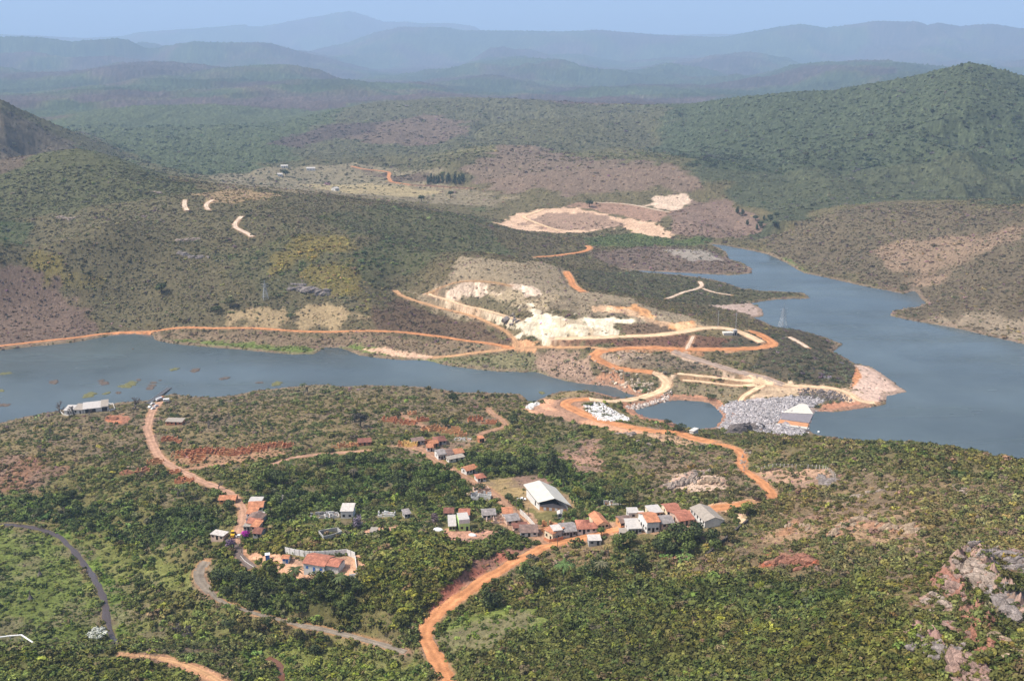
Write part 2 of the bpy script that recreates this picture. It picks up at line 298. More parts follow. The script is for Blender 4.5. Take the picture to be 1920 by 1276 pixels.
for nm, w, ck, s in ROADS:
    g = hit(P(s)); rmean = np.hypot(g[:, 0], g[:, 1]).mean()
    step = 1.5 if rmean < 700 else 3.0
    g = smooth(densify(g, step), 12); g[:, 2] = samp(Z, g[:, 0], g[:, 1]); g[:, 2] = smooth(g[:, 2:3].copy(), 25)[:, 0]
    g[:, 2] = np.maximum(g[:, 2], .9); LINES.append(g)
ROADDIST = np.full(Z.shape, 1e9); ROADZ = np.zeros(Z.shape); ROADW = np.ones(Z.shape)
for (nm, w, ck, s), g in zip(ROADS, LINES):
    for k in range(0, len(g), 6):
        seg = g[k:k + 7]
        if len(seg) < 2: continue
        si, sj = window(seg, w + 6); x, y = GX[si, sj], GY[si, sj]
        for q in seg:
            d = np.hypot(x - q[0], y - q[1]) - w / 2
            m = d < ROADDIST[si, sj]
            ROADDIST[si, sj] = np.where(m, d, ROADDIST[si, sj]); ROADZ[si, sj] = np.where(m, q[2], ROADZ[si, sj])
f = 1 - sstep((ROADDIST - .8) / 4.0)
Z = np.where(wet, Z, Z * (1 - f) + ROADZ * f)

# ------------------------------------------------------------------ rock ribs standing out of the slopes
CRAGS = [("1786,1068 1800,1058 1818,1054 1834,1058 1848,1082 1864,1106 1886,1132 1908,1164", 8.0, 4.6, (0.298, 0.218, 0.183)), ("1764,1088 1790,1102 1812,1124 1830,1148 1848,1178 1853,1210 1860,1240", 5.0, 4.0, (0.269, 0.144, 0.112)),
 ("1714,1195 1750,1213 1790,1226 1815,1246 1845,1285", 6.0, 4.5, (0.269, 0.182, 0.160)), ("1760,1172 1790,1190 1812,1206", 2.2, 3.0, (0.269, 0.157, 0.123)), ("1738,1120 1765,1130 1784,1144", 1.8, 2.6, (0.284, 0.207, 0.176)),
 ("1824,1026 1862,1033 1900,1042 1935,1060", 2.6, 7.5, (0.231, 0.175, 0.160)), ("1838,1188 1890,1224 1935,1264", 2.0, 2.4, (0.269, 0.168, 0.118)), ("1562,1002 1598,976 1640,986 1690,992 1720,984", 1.8, 5.0, (0.284, 0.175, 0.112)),
 ("1470,1000 1500,976 1530,968", 1.4, 4.0, (0.284, 0.168, 0.099)), ("1256,912 1285,899 1315,901 1352,906", 3.0, 5.5, (0.358, 0.262, 0.200)), ("1440,1058 1478,1051 1500,1043 1526,1058", 2.2, 3.5, (0.284, 0.094, 0.053)), ("1378,812 1395,804 1412,798 1423,806", 4.5, 4.0, (0.098, 0.069, 0.059)), ("1288,890 1310,884 1335,884", 1.6, 3.0, (0.358, 0.262, 0.207))]
CRAGW = np.zeros(Z.shape); CRAGC = np.zeros(Z.shape + (3,)); cw = []
for s, h_, w_, c_ in CRAGS:
    g = hit(P(s)); si, sj = window(g, w_ * 2 + 3); x, y = GX[si, sj], GY[si, sj]
    d = -sdist(x, y, g, False) * -1; n_ = ridged(x / 3.2 + y / 9, y / 3.2 - x / 9, 81, 4); e = np.clip(1 - (d + 1.2 * fbm(x / 2.5, y / 2.5, 83, 3)) / w_, 0, 1)
    cw.append((si, sj, h_ * e ** 1.1 * (.55 + .5 * n_), np.clip(e * 2.2 + .5 * fbm(x / 2, y / 2, 85, 3) * (e > 0), 0, 1), c_, n_))
for si, sj, b, e, c_, n_ in cw:
    Z[si, sj] += np.maximum(b, 0); m = e > CRAGW[si, sj]; CRAGW[si, sj] = np.where(m, e, CRAGW[si, sj]); CRAGC[si, sj] = np.where(m[..., None], np.array(c_) * (1 + .30 * n_)[..., None], CRAGC[si, sj])
# ------------------------------------------------------------------ land cover: ground colour, shrub colour, shrub density, shrub radius
rr = RR[:, None] + 0 * AZ[None]
n1 = fbm(GX / 60, GY / 60, 31, 4); n2 = fbm(GX / 17, GY / 17, 33, 3); n3 = fbm(GX / 700, GY / 700, 35, 5); n4 = fbm(GX / 160, GY / 160, 37, 4)
def mixc(A, c, w): return A * (1 - w[..., None]) + np.array(c) * w[..., None]
G = np.zeros(Z.shape + (3,)) + np.array((.150, .118, .068)); V = np.zeros_like(G) + np.array((.085, .084, .038))
D = np.full(Z.shape, .62); S = np.full(Z.shape, 1.35)
far = sstep((rr - 1900) / 900)
w = far * sstep((n3 + .18) * 4); G = mixc(G, (.090, .062, .055), w); V = mixc(V, (.066, .050, .044), w)
w = far * sstep((-n3 - .0) * 4); G = mixc(G, (.07, .08, .04), w); V = mixc(V, (.050, .068, .03), w)
S = S + far * 2.5
def paint(s, g=None, v=None, d=None, size=None, soft=6, jit=5, amt=1.0):
    global G, V, D, S
    h = hit(P(s)); si, sj = window(h, soft + jit); x, y = GX[si, sj], GY[si, sj]
    sd = sdist(x, y, h) + jit * 1.6 * fbm(x / (jit * 1.6), y / (jit * 1.6), int(abs(h[0, 0])) % 97, 3)
    w = sstep(sd / soft + .5) * amt
    if g is not None: G[si, sj] = mixc(G[si, sj], g, w)
    if v is not None: V[si, sj] = mixc(V[si, sj], v, w)
    if d is not None: D[si, sj] = D[si, sj] * (1 - w) + d * w
    if size is not None: S[si, sj] = S[si, sj] * (1 - w) + size * w
# near plain
near = sstep((640 - rr) / 20) * (Z > .2)
w = near * sstep(n4 * 3 + .55) * .7; G = mixc(G, (.135, .135, .05), w); V = mixc(V, (.066, .085, .027), w * .8)
w = near * sstep(-n4 * 3 - .2) * .7; G = mixc(G, (.20, .135, .085), w); V = mixc(V, (.10, .088, .045), w)
D = np.where(near > .5, .50 + .35 * n1, D)
n5 = fbm(GX / 260, GY / 260, 39, 4); G = G * np.exp(sstep((rr - 1200) / 600) * .45 * n5)[..., None]; V = V * np.exp(sstep((rr - 1200) / 600) * .55 * n5)[..., None]
# far and middle hills
paint("1250,198 1330,188 1480,171 1640,154 1820,116 1920,141 2300,200 2300,340 1920,385 1700,372 1560,392 1440,430 1415,402 1340,362 1310,330 1262,290 1235,240", (.075, .075, .042), (.045, .056, .030), .9, 2.3, 30, 40)
paint("100,215 250,200 520,205 700,192 560,300 500,312 370,327 300,310 180,262", (.085, .085, .045), (.055, .069, .032), .72, 2.0, 30, 40)
paint("700,192 870,184 1040,191 1250,199 1240,260 1150,280 930,272 760,300 560,300 520,270 620,230", (.115, .095, .06), (.068, .070, .038), .7, 2.2, 30, 40)
paint("1440,442 1560,398 1700,378 1850,396 1920,384 2300,380 2300,720 1920,640 1690,596 1720,560 1474,492 1442,474", (.150, .115, .075), (.086, .080, .044), .62, 2.0, 8, 12)
paint("1640,470 1700,455 1830,440 1920,410 1920,440 1820,480 1740,540 1690,540 1700,500", (.22, .155, .105), (.11, .09, .05), .35, 1.6, 14, 16)
paint("1740,598 1860,580 1960,600 2000,660 1900,640 1800,614", (.23, .18, .125), (.11, .10, .055), .3, 1.6, 8, 8)
paint("1450,478 1478,492 1512,511 1500,500 1476,484", (.13, .19, .045), None, .3, None, 4, 3)
paint("640,262 700,236 800,216 880,226 860,258 760,276", (.135, .098, .074), (.085, .066, .046), .35, 1.8, 16, 24)
paint("-100,300 -60,205 60,232 150,272 200,300 100,330 0,330", (.115, .088, .066), (.075, .066, .042), .5, 1.8, 14, 20)
paint("872,332 932,275 1000,272 1100,300 1245,308 1300,345 1200,362 1060,362 950,352", (.165, .120, .086), (.105, .082, .055), .35, 1.6, 14, 25)
paint("505,272 560,252 620,236 720,229 705,246 620,264 560,278", (.085, .062, .050), (.06, .05, .040), .4, 1.6, 12, 20)
paint("370,327 500,313 700,309 860,350 965,372 900,386 700,372 560,364 430,352", (.205, .168, .108), (.10, .092, .05), .34, 1.7, 12, 20)
paint("560,345 700,345 820,360 780,368 640,362", (.30, .24, .13), None, .15, None, 10, 14)
paint("660,312 860,345 740,342 700,330", (.12, .085, .065), (.09, .07, .045), .5, 1.6, 8, 10)
paint("-100,330 60,300 150,276 260,302 345,347 380,362 300,402 -100,425", (.11, .10, .055), (.060, .072, .031), .78, 1.9, 10, 16)
paint("-100,425 200,382 480,356 800,402 960,470 870,480 750,545 690,600 500,592 200,622 150,560 -100,492", (.135, .11, .066), (.083, .086, .040), .66, 1.7, 10, 14)
paint("360,362 440,356 520,362 500,378 400,380", (.25, .175, .10), None, .25, None, 8, 8)
paint("560,562 700,520 820,492 965,470 900,440 760,440 640,480 560,522", None, (.052, .072, .028), .92, 2.0, 10, 14)
paint("400,470 560,445 640,520 500,545 420,520", None, (.06, .075, .03), .85, 1.8, 12, 18)
paint("-60,405 55,420 40,462 -60,475", None, (.035, .06, .022), .95, 2.2, 8, 8)
paint("560,420 900,392 930,470 800,480 700,440", None, (.058, .075, .030), .82, 1.9, 14, 22)
for s in ("545,446 580,438 605,462 590,478 556,470", "612,448 650,442 662,455 630,462", "590,522 640,500 690,540 730,560 690,572 640,556 600,540", "68,492 100,500 130,520 165,540 150,552 110,536 75,510", "520,482 570,470 580,482 540,496"):
    paint(s, (.15, .125, .058), (.155, .137, .036), .75, None, 14, 18)
paint("-200,480 0,496 50,502 92,524 132,550 168,586 192,610 150,632 60,643 -200,668", (.130, .092, .068), (.095, .07, .048), .22, 1.2, 5, 6)
paint("690,602 742,556 802,580 900,606 952,642 880,642 780,624 690,618", (.13, .088, .055), (.078, .062, .038), .62, 1.3, 5, 5)
paint("288,630 400,621 640,627 830,637 962,656 810,668 660,652 600,652 552,664 400,652", (.20, .145, .092), (.10, .085, .045), .42, 1.2, 3, 4)
for s in ("300,636 420,650 560,664 590,662 600,655 420,640", "640,650 700,664 810,676 900,692 1000,696 1000,688 880,676 760,664 660,645"):
    paint(s, (.14, .18, .05), (.085, .11, .03), .5, None, 3, 3)
paint("430,606 440,582 620,562 690,592 610,613", (.29, .215, .12), (.11, .10, .045), .16, 1.4, 6, 8)
paint("672,655 720,652 812,668 800,672 740,668", (.55, .36, .24), None, .03, None, 2, 2)
paint("860,668 1000,660 1060,690 1060,712 1000,698 900,694 830,680", (.19, .165, .09), (.085, .095, .04), .5, 1.4, 4, 5)
paint("1000,660 1050,650 1130,700 1210,742 1170,745 1090,718 1040,706", (.31, .21, .15), (.10, .085, .05), .42, 1.3, 4, 6)
# quarried hill
paint("757,543 792,548 842,526 862,479 916,486 985,494 1051,501 1071,541 1130,550 1179,558 1230,579 1290,592 1330,612 1270,625 1180,600 1000,560 900,600 800,575", (.245, .195, .128), (.115, .10, .055), .18, .9, 3, 4)
paint("800,560 842,532 930,534 1010,545 1090,560 1180,570 1190,590 1100,596 990,575 900,585", (.19, .150, .098), (.10, .088, .048), .22, .9, 4, 7)
paint("842,550 870,540 905,536 957,538 1007,542 1010,556 967,560 945,572 900,570 880,556", (.52, .40, .30), (.12, .11, .06), .12, .9, 2, 9)
paint("920,560 1000,552 1040,560 1000,580 940,578", (.32, .25, .16), None, .3, .9, 4, 9)
paint("925,590 967,612 988,590 978,578 1000,575 1030,582 1050,592 1092,594 1145,594 1190,604 1182,614 1161,608 1164,626 1182,630 1115,638 1072,629 1028,638 990,630 960,618", (.58, .495, .36), None, .02, .8, 2, 7)
paint("985,598 1040,606 1090,620 1060,628 1010,624", (.62, .52, .35), None, 0, None, 3, 4)
paint("1165,608 1240,606 1285,618 1255,624 1168,626", (.16, .11, .072), (.09, .07, .04), .3, .8, 1.5, 1.5)
paint("1040,642 1180,636 1300,628 1410,640 1440,650 1366,654 1265,652 1170,650 1060,648", (.155, .085, .055), (.085, .062, .036), .35, .8, 1.5, 2)
paint("1315,618 1352,614 1385,622 1340,628", (.17, .135, .07), None, .2, .7, 1, 1)
paint("1366,652 1385,636 1400,625 1428,642 1400,650", (.50, .40, .32), None, .02, None, 1, 2)
paint("1192,570 1222,587 1234,600 1267,610 1300,602 1310,612 1270,622 1215,598 1180,585 1130,575 1180,575", (.52, .27, .12), None, .02, None, 2, 4)
paint("1040,600 1085,598 1095,606 1060,610", (.42, .33, .22), None, .1, .8, 2, 5, .8); paint("1095,614 1130,610 1140,622 1110,626", (.40, .30, .19), None, .1, .8, 2, 6, .8)
paint("862,562 905,556 950,566 985,580 960,590 915,582 880,576", (.15, .125, .075), (.08, .08, .04), .45, 1.0, 2, 5)
paint("795,551 850,566 900,580 960,598 965,606 900,590 840,570", (.50, .40, .28), None, .05, .9, 1.5, 3)
paint("1104,572 1180,580 1230,600 1262,608 1240,612 1180,592 1110,580", (.46, .30, .18), None, .05, .9, 2, 4)
paint("1262,606 1285,603 1312,612 1300,622 1270,626", (.58, .37, .20), None, .02, .8, 2, 3)
paint("960,640 990,632 1010,645 1000,655 965,658 940,652", (.50, .27, .14), None, .02, .8, 1.5, 3)
paint("1120,656 1266,651 1420,652 1440,654 1300,661 1180,662 1120,666", (.46, .23, .12), None, .05, .8, 2, 4, .7)
paint("1180,694 1240,697 1262,706 1270,725 1240,745 1205,752 1230,735 1246,718 1232,704", (.52, .38, .26), None, .05, .8, 2, 3)
paint("1262,655 1330,680 1400,700 1470,720 1460,728 1380,708 1300,690 1255,668", (.48, .35, .25), None, .06, .8, 2, 3)
paint("1455,716 1530,720 1600,732 1650,752 1600,760 1560,738 1480,732", (.54, .39, .26), None, .05, .8, 2, 3)
qh = hit(P('800,545 850,526 940,526 1050,545 1180,570 1300,605 1300,630 1180,640 1000,645 930,600')); si, sj = window(qh, 4); x, y = GX[si, sj], GY[si, sj]
q = sstep(sdist(x, y, qh) / 6) * (D[si, sj] < .3); st = fbm(x / 3.2 + y / 30, y / 16 - x / 40, 44, 4); ben = np.sin(Z[si, sj] * 2.3 + 1.5 * fbm(x / 15, y / 15, 46, 2))
G[si, sj] *= np.exp(q * (.55 * st + .06 + .10 * ben))[..., None]
# far quarry
paint("927,418 974,399 1011,390 1080,392 1161,407 1233,421 1252,434 1252,446 1208,437 1192,436 1167,420 1099,434 1042,437 974,431", (.54, .365, .245), None, .02, None, 3, 8)
paint("985,418 1010,400 1090,400 1165,414 1160,424 1090,432 1030,432", (.28, .19, .135), (.12, .09, .055), .12, None, 5, 10)
paint("1050,380 1111,378 1192,384 1250,398 1240,418 1170,406 1100,392", (.27, .17, .12), (.12, .09, .055), .2, None, 5, 8)
paint("1200,385 1230,372 1285,362 1299,384 1265,398", (.56, .42, .31), (.12, .11, .06), .12, None, 4, 14)
paint("1255,400 1300,380 1360,375 1420,405 1436,430 1390,446 1300,442 1256,440", (.185, .130, .098), (.11, .082, .055), .32, 1.3, 5, 8)
paint("1090,445 1180,436 1260,446 1330,448 1330,458 1200,462 1110,460", (.12, .14, .05), (.06, .085, .03), .75, 1.8, 5, 6)
paint("1100,472 1220,462 1330,470 1408,502 1410,512 1317,513 1233,509 1140,496", (.16, .12, .095), (.105, .083, .055), .5, 1.4, 3, 4)
paint("1240,468 1320,468 1350,486 1300,490", (.27, .235, .19), None, .12, None, 5, 6)
paint("1075,505 1190,508 1320,523 1430,546 1510,553 1450,560 1405,568 1330,575 1260,565 1180,552 1100,545", (.12, .10, .06), (.058, .066, .032), .85, 1.6, 4, 5)
paint("1326,571 1409,569 1430,580 1433,592 1413,596 1380,582", (.36, .27, .22), None, .02, None, 2, 2)
paint("1440,660 1340,656 1500,615 1560,640 1605,690 1600,720 1530,722 1450,708 1400,690", (.10, .075, .05), (.052, .055, .031), .95, 1.5, 2, 2.5)
paint("1601,683 1630,687 1655,700 1682,722 1700,734 1662,744 1640,758 1612,752 1595,737 1598,715 1612,700", (.56, .40, .31), (.1, .09, .05), .03, 1, 2, 2)
paint("1606,688 1616,705 1604,724 1594,730 1598,712", (.52, .24, .11), None, 0, None, 1, 1)
paint("1190,660 1260,664 1320,684 1400,704 1330,700 1230,690 1160,690", (.21, .155, .105), (.065, .066, .038), .6, 1.1, 2, 3)
paint("1120,664 1180,660 1230,664 1160,686 1130,676", (.34, .25, .18), (.09, .085, .045), .4, 1.0, 2, 4)
paint("1255,712 1300,722 1400,728 1380,748 1340,752 1270,748", (.215, .175, .105), (.08, .09, .04), .25, 1.0, 2, 3)
paint("1430,722 1490,728 1500,740 1440,748 1400,748", (.46, .34, .22), None, .1, .8, 2, 4)
paint("1528,771 1545,757 1590,752 1640,758 1606,767 1560,773", (.38, .19, .115), None, .03, None, 1.5, 2)
paint("1335,768 1352,764 1372,778 1360,800 1340,806", (.44, .20, .12), None, 0, None, 1.5, 3)
paint("1350,764 1372,752 1494,744 1530,742 1532,770 1520,800 1490,816 1420,808 1352,800", (.34, .32, .32), None, 0, None, 2, 2)
# works platform, mound
paint("984,766 1015,748 1034,747 1054,753 1078,750 1096,756 1095,772 1127,792 1176,799 1266,812 1176,813 1136,803 1078,790 1038,780 999,776", (.56, .33, .20), None, .01, None, 1.5, 2.5)
paint("1036,744 1060,735 1097,724 1130,736 1160,746 1120,752 1060,752", (.25, .20, .11), (.10, .095, .045), .25, .9, 1.5, 2)
paint("1110,755 1180,770 1210,790 1290,806 1215,806 1170,790 1120,765", (.20, .17, .085), (.085, .10, .04), .22, .9, 1.5, 2)
paint("1200,812 1250,812 1340,822 1330,836 1260,836 1230,826", (.42, .30, .19), (.09, .085, .045), .2, .9, 2, 5)
paint("0,795 120,775 300,760 560,725 830,730 985,740 970,790 830,800 600,850 480,860 300,870 0,870", (.185, .145, .088), (.082, .085, .038), .46, 1.15, 5, 8, .7)
paint("-60,850 40,858 110,880 60,920 -60,930", (.20, .120, .08), (.10, .08, .045), .4, 1.1, 6, 8)
paint("-100,985 90,1000 130,1030 160,1075 195,1180 215,1206 -100,1225", (.120, .160, .042), (.070, .090, .030), .34, 1.0, 2, 3)
paint("120,1005 160,1040 200,1090 220,1160 260,1210 420,1205 480,1180 380,1120 330,1050 220,1000", (.145, .165, .052), (.080, .10, .03), .32, 1.3, 3, 5)
paint("100,995 145,1020 185,1080 210,1150 225,1195 245,1190 225,1110 180,1040 130,1000", (.11, .165, .035), (.075, .115, .026), .4, .9, 1, 2)
paint("0,930 120,925 300,960 430,960 420,1010 250,1020 120,985 0,975", None, (.052, .072, .024), .8, 1.9, 4, 7)
paint("480,900 600,862 720,860 830,880 880,920 900,945 860,965 700,960 640,975 500,985 480,940", (.13, .13, .05), (.060, .078, .026), .72, 1.7, 3, 5)
paint("870,850 960,858 1060,865 1110,900 1180,930 1090,950 1070,925 1000,895 920,895 880,880", (.13, .13, .05), (.055, .076, .024), .75, 1.8, 2, 4)
paint("400,1030 470,990 560,985 640,1010 760,990 840,1015 960,1000 1010,1032 930,1075 850,1130 790,1170 660,1165 480,1140 410,1110", (.10, .09, .04), (.076, .086, .026), .97, 1.7, 3, 4)
paint("400,1030 480,1060 560,1080 680,1090 680,1160 520,1155 400,1120", (.09, .09, .035), (.050, .066, .022), .97, 1.9, 3, 4)
paint("250,1080 360,1100 450,1160 400,1200 280,1190", (.14, .14, .055), (.085, .095, .035), .6, 1.5, 3, 5)
paint("440,1195 560,1200 760,1230 800,1276 800,1300 420,1300 470,1240", (.14, .165, .045), (.075, .095, .028), .34, 1.3, 3, 4)
paint("200,1228 330,1240 420,1290 420,1340 -100,1340 -100,1222", (.11, .11, .045), (.066, .08, .026), .9, 1.5, 2, 3)
paint("960,1080 1100,1060 1250,1090 1450,1080 1650,1090 1720,1200 1760,1320 860,1320 880,1250 830,1190 900,1130", (.10, .09, .042), (.062, .068, .023), .97, 1.45, 4, 6)
paint("1100,1075 1300,1085 1500,1085 1560,1120 1400,1150 1200,1130", None, (.046, .060, .020), .97, 1.8, 8, 12)
paint("822,1190 870,1150 950,1134 1005,1142 1040,1166 960,1200 880,1215 842,1232", (.13, .17, .045), (.08, .11, .03), .16, .9, 3, 5)
paint("222,1221 300,1226 350,1239 415,1262 450,1290 400,1300 340,1262 290,1246 222,1240", (.30, .19, .11), None, .12, .8, 1, 1.5)
paint("1420,818 1600,834 1800,842 2000,880 2000,1070 1700,1060 1500,1045 1420,985 1455,935 1430,900", (.180, .135, .085), (.100, .092, .044), .66, 1.25, 5, 8)
paint("1440,826 1600,836 1800,842 1940,872 1940,910 1700,890 1500,880", (.14, .115, .065), (.078, .080, .034), .9, 1.4, 5, 8)
paint("1450,960 1560,950 1740,960 1700,1010 1560,1010 1440,1040", (.30, .215, .135), (.10, .09, .042), .4, 1.1, 4, 9)
paint("1700,1060 1960,1040 1960,1320 1760,1320 1720,1180", (.20, .125, .085), (.070, .072, .028), .72, 1.1, 4, 6)
paint("1440,1040 1530,1036 1530,1056 1470,1058", (.40, .16, .09), None, .05, None, 2, 3)
paint("1180,860 1240,840 1360,845 1400,900 1430,935 1280,935 1240,920", (.20, .15, .10), (.082, .080, .042), .6, 1.1, 3, 5)
paint("1060,840 1110,830 1150,870 1140,890 1080,880", (.34, .22, .16), (.1, .09, .045), .25, .9, 3, 7)
paint("1250,890 1300,880 1350,895 1370,915 1310,922 1262,910", (.46, .37, .28), None, .12, .8, 2, 6)
paint("1030,1020 1100,1010 1180,1000 1130,1060 1060,1060 1000,1090 950,1100 990,1050", (.20, .15, .085), (.09, .09, .04), .5, 1.4, 3, 4)
paint("895,912 915,898 1000,892 1030,910 990,935 950,930 930,928", (.27, .215, .105), None, .01, None, 1.5, 1.5)
paint("950,893 1010,890 1040,905 1000,915", (.22, .15, .11), None, .05, None, 1.5, 2)
paint("985,950 1010,962 1075,955 1090,940 1060,925 985,925", (.26, .20, .11), None, .02, None, 1, 2)
paint("455,1030 540,1040 560,1050 680,1040 675,1082 600,1086 540,1082 520,1060 470,1055", (.46, .29, .185), None, .04, None, 1.5, 3)
paint("815,990 900,992 940,1000 900,1015 820,1020", (.40, .24, .165), None, .06, None, 2, 4)
paint("662,1000 700,988 745,985 740,998 690,1004", (.40, .25, .17), None, .05, None, 1, 2)
paint("200,780 230,775 245,790 225,796 205,792", (.46, .19, .10), None, .02, None, 1, 2)
paint("1330,945 1400,935 1385,955 1340,965", (.46, .30, .18), None, .05, None, 1.5, 2)
paint("1370,965 1395,960 1400,985 1385,980", (.55, .42, .27), None, .05, None, 1, 1)
paint("905,960 990,955 1030,1012 985,1010", (.34, .23, .15), None, .15, .8, 1, 2)
paint("1065,1000 1180,970 1300,955 1330,975 1260,1000 1150,1005 1080,1015", (.36, .24, .155), None, .12, .8, 1.5, 2)
paint("720,835 800,830 900,825 830,860 780,850", (.32, .22, .14), None, .25, .9, 2, 3)
paint("330,858 420,845 500,835 540,850 430,872 345,880", (.30, .19, .115), None, .3, .8, 2, 3)
paint("1430,880 1550,880 1560,905 1500,915 1440,905", (.36, .25, .17), (.1, .09, .05), .15, .9, 2, 4)
# cut bank of red earth above the valley road
for s in ("1002,1027 962,1046 905,1080 860,1112 812,1150 800,1162 792,1148 836,1096 893,1052 950,1026",):
    paint(s, (.30, .125, .085), (.12, .08, .05), .10, .8, 1.5, 2)
pr = hit(P('1268,778'))[0]; pond = (~wet) & (WATER_D > -7) & (np.hypot(GX - pr[0], GY - pr[1]) < 75); G[pond] = np.array((.42, .22, .13)); D[pond] *= .15
shore = (~wet) & (WATER_D > -4.5); G[shore] = G[shore] * .4 + np.array((.20, .14, .10)) * .6; D[shore] *= .35
# roads: bare verge, nothing grows on them
for ck in set(r[2] for r in ROADS): pass
verge = 1 - sstep((ROADDIST - .3 - .8 * n2) / 1.6)
RC = np.zeros(3) + np.array((.40, .23, .13)); G = mixc(G, RC, verge * .6); D = D * (ROADDIST > .9)
G = mixc(G, (0, 0, 0), CRAGW) + CRAGC * CRAGW[..., None]; D = D * (1 - .6 * CRAGW)
D[wet] = 0
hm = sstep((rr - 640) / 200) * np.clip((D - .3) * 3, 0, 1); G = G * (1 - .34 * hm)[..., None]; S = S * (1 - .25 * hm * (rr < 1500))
nr_ = sstep((660 - rr) / 60)[..., None]; V = V * (1 - nr_ + nr_ * np.array((1.10, 1.06, .80))); G = G * (1 - nr_ + nr_ * np.array((1.05, .95, .92))); V = V * (1 + (np.array((1.22, 1.10, 1.12)) - 1) * sstep((rr - 640) / 100)[..., None] * (rr < 1500)[..., None])
pl = sstep(n2 * 4 - .2) * nr_[..., 0] * (D < .8); G = mixc(G, (.165, .118, .090), pl * .6)
fk = 1 - .30 * sstep((rr - 3300) / 1500)[..., None]; G *= fk; V *= fk
gm = nr_[..., 0] * (D < .45) * (G[..., 1] > G[..., 0]); G = G * np.exp(gm * (.35 * n2 + .3 * fbm(GX / 5, GY / 5, 47, 3)))[..., None]; G = mixc(G, (.15, .125, .07), gm * .55 * sstep(n2 * 3 + .3))
BUILT = np.full(Z.shape, False)
# ------------------------------------------------------------------ materials
def new_mat(name):
    m = bpy.data.materials.new(name); m.use_nodes = True; nt = m.node_tree
    return m, nt, nt.nodes, nt.links, nt.nodes['Principled BSDF']
def ramp_noise(nt, scale, lo, hi, detail=3, coord='Object', rough=.6):
    nd = nt.nodes; tc = nd.new('ShaderNodeTexCoord'); n = nd.new('ShaderNodeTexNoise'); n.inputs['Scale'].default_value = scale
    n.inputs['Detail'].default_value = detail; n.inputs['Roughness'].default_value = rough; nt.links.new(tc.outputs[coord], n.inputs['Vector'])
    r = nd.new('ShaderNodeMapRange'); nt.links.new(n.outputs['Fac'], r.inputs['Value'])
    r.inputs['From Min'].default_value = .3; r.inputs['From Max'].default_value = .7; r.inputs['To Min'].default_value = lo; r.inputs['To Max'].default_value = hi
    return n, r
def mat_plain(name, c, rough=.85, var=.25, scale=1.2, bump=.0, metal=0, spec=.2, fine=None):
    m, nt, nd, lk, b = new_mat(name)
    n, r = ramp_noise(nt, scale, 1 - var, 1 + var)
    mul = nd.new('ShaderNodeVectorMath'); mul.operation = 'SCALE'; mul.inputs[0].default_value = c; lk.new(r.outputs[0], mul.inputs['Scale'])
    last = mul.outputs[0]
    if fine:
        n2_, r2 = ramp_noise(nt, fine, 1 - var, 1 + var); m2 = nd.new('ShaderNodeVectorMath'); m2.operation = 'SCALE'
        lk.new(last, m2.inputs[0]); lk.new(r2.outputs[0], m2.inputs['Scale']); last = m2.outputs[0]
    lk.new(last, b.inputs['Base Color']); b.inputs['Roughness'].default_value = rough; b.inputs['Metallic'].default_value = metal
    b.inputs['Specular IOR Level'].default_value = spec
    if bump:
        bp = nd.new('ShaderNodeBump'); bp.inputs['Strength'].default_value = bump; bp.inputs['Distance'].default_value = .3
        lk.new(n.outputs['Fac'], bp.inputs['Height']); lk.new(bp.outputs[0], b.inputs['Normal'])
    return m
def mesh_obj(name, verts, faces, mat, parent=None):
    me = bpy.data.meshes.new(name); me.from_pydata([tuple(v) for v in verts], [], [tuple(f) for f in faces]); me.update()
    if mat is not None: me.materials.append(mat)
    o = bpy.data.objects.new(name, me); col.objects.link(o)
    if parent is not None: o.parent = parent
    return o
def grid_mesh(name, co, nr, nc, mat, colour=None, smooth=True):
    me = bpy.data.meshes.new(name); n = nr * nc
    me.vertices.add(n); me.vertices.foreach_set('co', np.ascontiguousarray(co, np.float32).ravel())
    i = np.arange(nr - 1)[:, None] * nc + np.arange(nc - 1)[None]; q = np.stack([i, i + 1, i + nc + 1, i + nc], -1).reshape(-1, 4).astype(np.int32)
    me.loops.add(q.size); me.loops.foreach_set('vertex_index', q.ravel()); me.polygons.add(len(q))
    me.polygons.foreach_set('loop_start', np.arange(0, q.size, 4, dtype=np.int32)); me.polygons.foreach_set('loop_total', np.full(len(q), 4, np.int32))
    me.polygons.foreach_set('use_smooth', np.full(len(q), smooth, bool)); me.update(calc_edges=True)
    if colour is not None:
        at = me.attributes.new('cover', 'FLOAT_COLOR', 'POINT'); c4 = np.ones((n, 4), np.float32); c4[:, :3] = colour.reshape(-1, 3)
        at.data.foreach_set('color', c4.ravel())
    me.materials.append(mat); o = bpy.data.objects.new(name, me); col.objects.link(o)
    return o
# ------------------------------------------------------------------ ground sheet
def ground_material():
    m, nt, nd, lk, b = new_mat('ground')
    at = nd.new('ShaderNodeAttribute'); at.attribute_name = 'cover'
    n, r = ramp_noise(nt, .5, .72, 1.28, 5); n2_, r2 = ramp_noise(nt, .06, .82, 1.18, 5)
    m1 = nd.new('ShaderNodeMath'); m1.operation = 'MULTIPLY'; lk.new(r.outputs[0], m1.inputs[0]); lk.new(r2.outputs[0], m1.inputs[1])
    s = nd.new('ShaderNodeVectorMath'); s.operation = 'SCALE'; lk.new(at.outputs['Color'], s.inputs[0]); lk.new(m1.outputs[0], s.inputs['Scale'])
    lk.new(s.outputs[0], b.inputs['Base Color']); b.inputs['Roughness'].default_value = .95; b.inputs['Specular IOR Level'].default_value = .05
    bp = nd.new('ShaderNodeBump'); bp.inputs['Strength'].default_value = .6; bp.inputs['Distance'].default_value = .8
    lk.new(n.outputs['Fac'], bp.inputs['Height']); lk.new(bp.outputs[0], b.inputs['Normal'])
    return m
